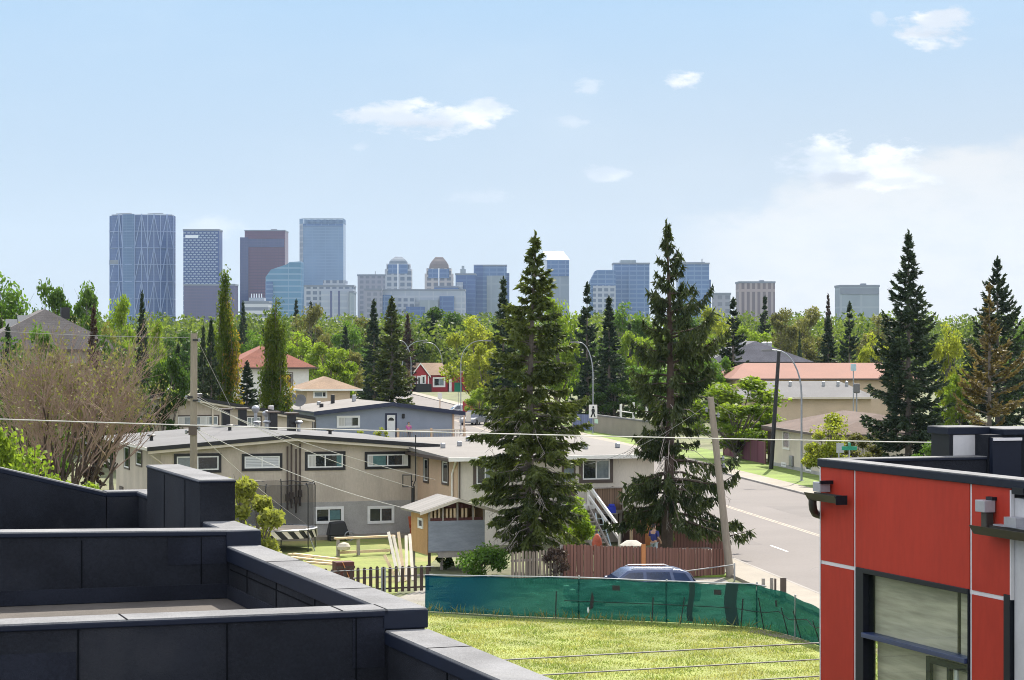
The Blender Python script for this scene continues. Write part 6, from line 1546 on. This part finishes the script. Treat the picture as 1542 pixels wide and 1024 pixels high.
t_, w, h, o = tower('pale grey block, rightmost building on the skyline', 1265, 1324, 432, 2500, 40, 0, 'greyblue'); bx(w*.58, 8, h+2.2, w*.7, 20, h+4).build('plant_room', M['roofcap'], t_)
bx(.5, -.8, h-8, w-.5, -.001, h-1.5).build('parapet_band', M['roofcap'], t_)
tower('faint low apartment block at the foot of the brown ribbed block', 1076, 1100, 444, 2400, 30, 0, 'greystone')
tower('low white hall beside the foot of the curved lattice tower', 264, 282, 487, 2000, 30, 0, 'whitebands')
# ---------------------------------------------------------------- trees
M['bark'] = mat('grey_bark', (.13, .11, .095), .95, .3, 3, 25, bump=.4); M['barkr'] = mat('reddish_bark', (.065, .045, .036), .95, .3, 3, 25)
L_needle = foliage('spruce_needles', (.018, .030, .011), (.118, .142, .036), .34, 1.5, .12, .5)
L_needle2 = foliage('bluish_needles', (.016, .030, .020), (.055, .080, .040), .22, 1.4, .12, .5)
L_droop = foliage('olive_needles', (.013, .025, .011), (.072, .092, .028), .28, 1.4, .05, .6)
L_bronze = foliage('bronze_needles', (.075, .058, .024), (.17, .125, .05), .3, 1.4, .05, .7)
L_rust = foliage('rusty_twigs', (.050, .032, .026), (.085, .055, .04), .2, 1.3, .1, .7)
L_bright = foliage('bright_spring_leaves', (.10, .165, .018), (.21, .27, .035), .48, 1.5, .12, .35)
L_mid = foliage('mid_green_leaves', (.050, .105, .018), (.105, .175, .03), .45, 1.5, .15, .35)
L_deep = foliage('deep_green_leaves', (.028, .060, .014), (.065, .115, .024), .4, 1.5, .15, .35)
L_olive = foliage('olive_spring_leaves', (.105, .105, .040), (.175, .17, .055), .42, 1.4, .15, .35)
L_yell = foliage('yellow_green_leaves', (.165, .20, .022), (.29, .30, .05), .5, 1.5, .08, .4)
L_pop = foliage('poplar_leaves', (.028, .062, .010), (.12, .15, .015), .45, 1.6, .05, .45)
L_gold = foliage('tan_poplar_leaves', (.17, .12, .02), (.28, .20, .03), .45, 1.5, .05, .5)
L_bush = foliage('waxy_shrub_leaves', (.14, .165, .03), (.30, .30, .075), .45, 1.5, .05, .9)
T_twig = mat('bare_twigs', (.27, .19, .155), .9, .2, 2)

def place(label, px, Y, group=None, cat='tree', name='tree'):
    return thing(name, label, cat, gX(px, Y), random.Random(int(px*7+Y)).uniform(0, 6.28), group)
def hgt(py, Y): return H-(py-CY)/F*Y

# the two great spruces
M['deadw'] = mat('dead_wood', (.27, .235, .21), .9, .2, 3)
r_ = place('dense dark spruce with bent pale trunk, tallest left of the leaning pole', 803, 93.5, name='spruce_tree')
spruce(r_, 21, hgt(354, 93.5), 2.95, 40, 8, 27., .50, .22, .22, .10, .9, .34, .10, .08, .62, L_needle, M['bark'], bend=-.2, thick=1.25, pk=.42, vary=.55, lo=.42, lo_t=.26, dead=60, deadm=M['deadw'])
r_ = place('open ragged spruce with drooping branches and sparse crown beside the leaning pole', 1003, 101, name='spruce_tree')
spruce(r_, 33, hgt(337, 101), 4.0, 33, 6, 29., .75, .55, .30, .20, 2.4, .40, .085, .09, .62, L_droop, M['barkr'], bulge=.16, bend=.2, thick=1.3, pk=.52, vary=.74, asym=.22, tl_=1.15, dead=24, deadm=M['deadw'])
# right hand spruces
r_ = place('tall full spruce with bluish needles standing behind the red building roof', 1368, 150, name='spruce_tree'); spruce(r_, 5, hgt(351, 150), 3.3, 34, 9, 16., .4, .4, .24, .05, .6, .45, .14, .08, .8, L_needle2, M['bark'], pk=.5, vary=.45)
r_ = place('dark spruce at the right edge behind the bronze pine', 1502, 190, name='spruce_tree'); spruce(r_, 6, hgt(390, 190), 4.6, 30, 8, 11., .35, .45, .28, .05, .5, .5, .18, .08, .8, L_needle2, M['bark'], pk=.55)
r_ = place('bronze brown pine with open crown at the right edge', 1490, 140, name='pine_tree'); spruce(r_, 9, hgt(430, 140), 3.6, 18, 6, 15., .1, .3, .35, .15, .2, .42, .14, .16, .5, L_bronze, M['bark'], bulge=.3, pk=.6, vary=.75)
# mid distance conifers: (label, px, ytop, Y, radius px, kind)
G1 = 'conifers among the houses'
protoA = place('dark spruce second from the left behind the red tiled house', 590, 290, 'conifers among the houses', name='spruce_tree')
spruce(protoA, 2, 14, 2.7, 28, 9, 12., .4, .35, .22, .05, .6, .55, .19, .03, .8, L_needle, M['bark'], pk=.55, vary=.5)
protoB = place('dark spruce just left of its taller neighbour behind the blue bungalow', 563, 300, 'conifers among the houses', name='spruce_tree')
spruce(protoB, 3, 14, 2.3, 26, 9, 12., .5, .3, .2, .08, .7, .55, .19, .04, .75, L_needle2, M['bark'], pk=.6, vary=.55)
protoC = place('broad dark spruce behind the curved lamp with the walking figure sign', 884, 250, G1, name='spruce_tree')
spruce(protoC, 14, 14, 3.2, 22, 8, 12., .45, .5, .2, .1, .5, .55, .2, .05, .8, L_needle2, M['bark'], pk=.85, vary=.7, bulge=.15)
def put(proto, label, px, ytop, Y, wpx, h0, w0, group, m=None, first=False):
    o = proto if first else copy_tree(proto)
    o.location = gX(px, Y); hh = hgt(ytop, Y); zs = hh/h0; xs = wpx*Y/F/w0
    rr = random.Random(int(px*13+ytop)); o.rotation_euler = (0, 0, rr.uniform(0, 6.28)); o.scale = (xs, xs, zs) if group != G1 else (xs*1.22, xs*1.22, zs)
    o['label'] = label; o['group'] = group
    if m:
        for c in o.children:
            if c.name.startswith('crown'):
                c.material_slots[0].link = 'OBJECT'; c.material_slots[0].material = m
    return o
put(protoA, 'larger dark spruce standing behind the blue bungalow, left of the small red house', 590, 449, 270, 72, 14, 5.4, G1, None, True)
put(protoB, 'narrow dark spruce touching the left side of the larger spruce behind the blue bungalow', 563, 453, 290, 50, 14, 4.6, G1, None, True)
for (pr_, lab, px, yt, Y, w_, m) in [
    ('B', 'dark spruce top showing left of the dense great spruce', 758, 420, 200, 62, L_needle2),
    ('C1', 'broad dark spruce behind the curved lamp with the walking figure sign', 884, 428, 250, 88, L_needle2),
    ('B', 'brownish dark spruce touching the broad one, left of the open ragged spruce', 917, 448, 246, 62, L_needle2),
    ('C', 'layered dark spruce in front of the slate roof', 1104, 450, 262, 88, L_needle2),
    ('C', 'brown tipped dark spruce above the orange red roof, right of the pair', 1279, 456, 280, 66, L_needle2),
    ('B', 'shorter dark spruce of the pair above the orange red roof', 1247, 478, 285, 52, L_needle2),
    ('B', 'tiny dark spruce beside the slate roof', 1204, 498, 310, 16, L_needle2),
    ('B', 'slim dark spruce in front of the curved lattice tower', 214, 441, 230, 36, L_needle2),
    ('A', 'dark spruce at the far left edge above the bare tree', 12, 492, 150, 62, L_needle2),
    ('B', 'rusty brown bare spruce above the large grey roof', 141, 463, 150, 46, L_rust),
    ('A', 'dark spruce right behind the left timber pole', 318, 482, 170, 44, L_needle2),
    ('B', 'dark narrow spruce left of the first columnar poplar', 306, 492, 180, 34, L_needle2),
    ('B', 'small dark conifer between the two columnar poplars', 366, 455, 420, 30, L_needle2),
    ('A', 'far dark conifer below the tallest pale tower', 468, 455, 480, 36, L_needle2),
    ('B', 'far dark conifer left of the one below the tallest tower', 446, 452, 500, 30, L_needle2),
    ('B', 'reddish brown spruce behind the small red house, left one', 614, 474, 420, 34, L_rust),
    ('A', 'dark spruce behind the small red house roof', 651, 474, 460, 42, L_needle2),
    ('C', 'scrubby dark conifer in front of the brown ribbed block', 1152, 447, 420, 56, L_needle2),
    ('B', 'thin scraggly conifer left of the pale grey skyline block', 1247, 444, 430, 26, L_rust),
    ('A', 'dark conifer in the belt below the pale podium, left of the round green tree', 592, 486, 400, 44, L_needle2),
    ('B', 'dark conifer in the belt between the tan house and the paired spruces', 520, 492, 360, 40, L_needle2),
    ('C', 'dark conifer in the belt just left of the second poplar', 396, 492, 330, 36, L_needle2),
    ('C', 'dark conifer deep in the belt left of the ragged spruce', 948, 488, 330, 60, L_needle2),
    ('B', 'dark conifer deep in the belt left of the slate roof', 1060, 484, 380, 42, L_needle2),
    ('A', 'dark conifer in the belt between the two right hand spruces', 1428, 500, 250, 46, L_needle2),
    ('C', 'dark conifer in the belt right of the timber pole foot', 268, 520, 190, 60, L_needle2),
    ('A', 'dark shrubby conifer below the first columnar poplar', 372, 545, 200, 60, L_needle2)]:
    if pr_[0] == 'C': put(protoC, lab, px, yt, Y, w_, 14, 6.4, G1, m, pr_ == 'C1')
    elif pr_ == 'A': put(protoA, lab, px, yt, Y, w_, 14, 5.4, G1, m)
    else: put(protoB, lab, px, yt, Y, w_, 14, 4.6, G1, m)

# columnar poplars
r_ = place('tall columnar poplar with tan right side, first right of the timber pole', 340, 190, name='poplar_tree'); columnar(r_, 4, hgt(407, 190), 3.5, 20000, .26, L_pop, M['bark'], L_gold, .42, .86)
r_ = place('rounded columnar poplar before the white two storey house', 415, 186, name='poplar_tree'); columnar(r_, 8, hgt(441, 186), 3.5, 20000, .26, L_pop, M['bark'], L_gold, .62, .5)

# broadleaf kinds
G2 = 'broadleaf trees in spring leaf'
PB = []
for i, (n, leaf, cl, base, sp_) in enumerate([(6500, .50, 26, .10, .16), (5600, .46, 22, .14, .15), (4600, .44, 24, .18, .14), (7000, .46, 34, .04, .13)]):
    p_ = place('x', 0, 300, G2); broadleaf(p_, 40+i, 12, 9, n, leaf, cl, base, L_mid, M['bark'], sp_); PB.append([p_, False])
def bl(k, label, px, yt, Y, w_, m):
    p_, used = PB[k]; put(p_, label, px, yt, Y, w_, 12.3, 8.7, G2, m, not used); PB[k][1] = True
for a in [
    (0, 'tall green tree at the left edge against the sky', 8, 392, 235, 120, L_mid),
    (2, 'thin leaved tree against the sky, second from the left edge', 73, 408, 250, 92, L_mid),
    (2, 'thin leaved tree against the sky, left of the curved lattice tower', 125, 412, 260, 88, L_mid),
    (1, 'yellow green tree in front of the left side of the curved lattice tower', 186, 426, 245, 74, L_bright),
    (1, 'small yellow green tree at the foot of the curved lattice tower', 238, 466, 235, 52, L_bright),
    (0, 'low green tree left of the slim dark spruce', 165, 470, 200, 70, L_olive),
    (3, 'dark green round tree left of the timber pole', 248, 505, 165, 92, L_deep),
    (3, 'bright green bush behind the beige house ridge', 250, 556, 176, 70, L_bright),
    (3, 'low green treetop below the purple block', 275, 482, 330, 80, L_deep),
    (0, 'light green tree between the columnar poplars', 383, 487, 300, 76, L_mid),
    (0, 'pale green tree right of the second poplar', 452, 490, 300, 84, L_bright),
    (1, 'thin olive tree before the stepped grey block', 470, 446, 420, 70, L_olive),
    (3, 'light green tree above the low tan house', 495, 498, 280, 90, L_bright),
    (0, 'light green treetop left of the narrow spruce', 528, 474, 380, 70, L_mid),
    (2, 'olive bare looking tree behind the low tan house', 525, 520, 300, 66, L_olive),
    (2, 'grey green tree left of the broad pale podium', 545, 470, 460, 70, L_olive),
    (3, 'round darker green tree below the domed twin towers', 668, 444, 460, 104, L_deep),
    (0, 'big bright yellow green tree beside the small red house', 716, 464, 300, 100, L_yell),
    (3, 'lower yellow green tree between the red house and the dense spruce', 733, 500, 285, 76, L_yell),
    (1, 'bright tree behind the right side of the dense great spruce', 838, 428, 260, 90, L_bright),
    (3, 'green tree under the white roofed tower', 852, 470, 330, 80, L_deep),
    (0, 'green treetop below the blue glass block', 940, 444, 400, 84, L_mid),
    (3, 'yellow green tree behind the left of the ragged spruce', 958, 480, 300, 80, L_bright),
    (0, 'green treetop behind the ragged spruce trunk', 1025, 446, 380, 84, L_deep),
    (1, 'yellow tree right of the ragged spruce top', 1074, 446, 330, 78, L_yell),
    (3, 'bright green low tree behind the layered spruce', 1130, 474, 360, 84, L_bright),
    (3, 'large bright green tree over the maroon board fence', 1108, 548, 182, 175, L_bright),
    (3, 'lower bright green tree left of the cream cottage', 1150, 596, 184, 84, L_bright),
    (2, 'bare olive tree above the slate roof', 1185, 456, 400, 84, L_olive),
    (1, 'bare olive treetop right of the brown ribbed block', 1212, 450, 420, 80, L_olive),
    (3, 'yellow green tree above the left end of the slate roof', 1066, 486, 300, 70, L_bright),
    (2, 'hazy olive tree below the pale grey skyline block', 1322, 466, 400, 90, L_olive),
    (0, 'yellow green tree behind the left of the tall bluish spruce', 1318, 490, 260, 70, L_yell),
    (0, 'bright tree filling the gap right of the tall bluish spruce', 1432, 474, 230, 84, L_yell),
    (3, 'low bright tree under the bronze pine', 1440, 545, 190, 76, L_bright),
    (1, 'small yellow green tree beside the cream cottage wall', 1246, 612, 150, 104, L_yell),
    (3, 'olive shrub right of the small yellow green tree', 1300, 640, 152, 80, L_olive),
    (3, 'green shrub below the bronze pine by the dark roof', 1412, 640, 130, 84, L_mid),
    (0, 'green tree behind the bronze pine at the right edge', 1545, 470, 240, 90, L_mid),
    (1, 'dense bright green bush at the left edge above the parapet', 12, 612, 80, 150, L_bright),
    (3, 'low green hedge tree under the bare tree', 96, 688, 90, 130, L_bright),
    (3, 'dark green hedge tree below the large grey roof', 60, 520, 160, 110, L_deep),
    (3, 'orange tinted shrub left of the small red house', 612, 551, 400, 24, L_bronze),
    (3, 'yellow green shrub by the road below the bright yellow tree', 722, 575, 260, 50, L_bright),
    (3, 'deep green tree below the layered spruce', 1085, 520, 240, 60, L_mid),
    (3, 'dark tree by the road behind the curved lamp', 925, 560, 245, 90, L_deep),
    (0, 'deep green tree below the large grey roof, left of the bare tree', 18, 490, 140, 150, L_deep),
    (3, 'olive green tree below the middle of the large grey roof', 95, 498, 142, 150, L_olive),
    (0, 'deep green tree below the right end of the large grey roof', 168, 486, 146, 130, L_deep),
    (2, 'sparse green tree in front of the ridge of the large grey roof', 62, 474, 160, 84, L_mid),
    (3, 'mid green tree just right of the ragged spruce, left of the slate roof', 1058, 512, 236, 84, L_mid),
    (3, 'light green tree crossing the bare tree on the left', 50, 545, 130, 120, L_mid),
    (0, 'deep green tree right behind the dark spruces near the lamp', 900, 500, 300, 120, L_deep),
    (3, 'mid green tree filling behind the ragged spruce', 985, 530, 270, 120, L_mid),
    (0, 'deep green tree left of the slate roof', 1048, 505, 290, 80, L_deep),
    (0, 'mid green tree above the small red house', 632, 500, 450, 70, L_deep),
    (3, 'dark green tree behind the paired spruces', 560, 520, 330, 100, L_deep),
    (3, 'dark green tree behind the dense spruce trunk', 770, 540, 215, 80, L_deep)]: bl(*a)
# bare many-stemmed tree
r_ = place('many stemmed bare brownish tree with few leaves in front of the beige house', 94, 104, name='bare_tree')
s_ = twiggy(r_, 12, hgt(470, 104), 8.2, L_olive, M['barkr'], T_twig, 3600); r_.scale = (s_*.8, s_*.8, s_*1.06)
# shrubs near by
r_ = place('yellow green shrub with rounded leaf clumps behind the tall parapet block', 356, 62, cat='shrub', name='shrub'); broadleaf(r_, 71, hgt(693, 62), 3.0, 9000, .17, 44, .2, L_bush, M['bark'], .105, .3)
r_ = place('green leafy shrub under the playhouse and dense spruce', 725, 92, cat='shrub', name='shrub'); broadleaf(r_, 72, 1.5, 2.0, 2600, .16, 18, .05, L_mid, M['bark'], .2, .3)
r_ = place('small dark round shrub under the playhouse floor', 671, 95.5, cat='shrub', name='shrub'); broadleaf(r_, 73, .8, .8, 900, .12, 10, .05, L_deep, M['bark'], .2, .3)
r_ = place('bright low green conifer shrub beside the wooden stairs', 868, 99, cat='shrub', name='shrub'); broadleaf(r_, 74, hgt(752, 99), 1.9, 4200, .17, 20, .05, L_bright, M['bark'], .18, .6)
r_ = place('brown dry shrub by the left end of the brown board fence', 838, 89.2, cat='shrub', name='shrub'); broadleaf(r_, 75, 1.55, 1.1, 1500, .12, 14, .05, L_rust, M['bark'], .2, .4)
for k, (px, Y_) in enumerate([(527, 198), (548, 198), (574, 198)]):
    r_ = place(['small green shrub left of the bungalow window', 'small green shrub below the bungalow window', 'yellow green shrub left of the white bungalow door'][k], px, Y_, cat='shrub', name='shrub'); broadleaf(r_, 80+k, 1.6+.25*k, 1.3, 700, .17, 10, .05, L_yell, M['bark'], .2, .4)
for k, (px, h_) in enumerate([(350, .5), (362, .7)]):
    pass
# the far wood that closes the view
rng = np.random.default_rng(77)
nC = 620; Yw = rng.uniform(430, 700, nC); pw = rng.uniform(-120, 1660, nC)
Cs = []; Ls = []
for Yk, pk in zip(Yw, pw):
    top = hgt(rng.uniform(466, 486), Yk); n = 300; w_ = rng.uniform(3.5, 6.); hh = rng.uniform(5, 8)
    d = rng.normal(size=(n, 3)); d /= np.linalg.norm(d, axis=1, keepdims=True); d *= rng.uniform(0, 1, (n, 1))**.45
    Cs.append(np.array([(pk-CX)/F*Yk, Yk, top-hh])+d*np.array([w_, w_, hh])); Ls.append(np.full(n, .9))
    Cs.append(np.array([(pk-CX)/F*Yk, Yk, top-hh*2.2])+rng.uniform(-1, 1, (60, 3))*np.array([w_, w_, hh*1.2])); Ls.append(np.full(60, 1.3))
C = np.concatenate(Cs); Lw = np.concatenate(Ls); N = len(C)
V, Q = rhombs(C, rng.normal(size=(N, 3)), Lw*rng.uniform(.6, 1.3, N), Lw*.7*rng.uniform(.6, 1.2, N), rng)
L_wood = foliage('far_wood_leaves', (.018, .042, .011), (.15, .19, .038), .45, 1.5, 0, .07)
tag(link('distant_wood', np_mesh('distant_wood', V, Q), None, L_wood), 'far wood of mixed spring green trees in front of downtown', 'wood', kind='stuff')
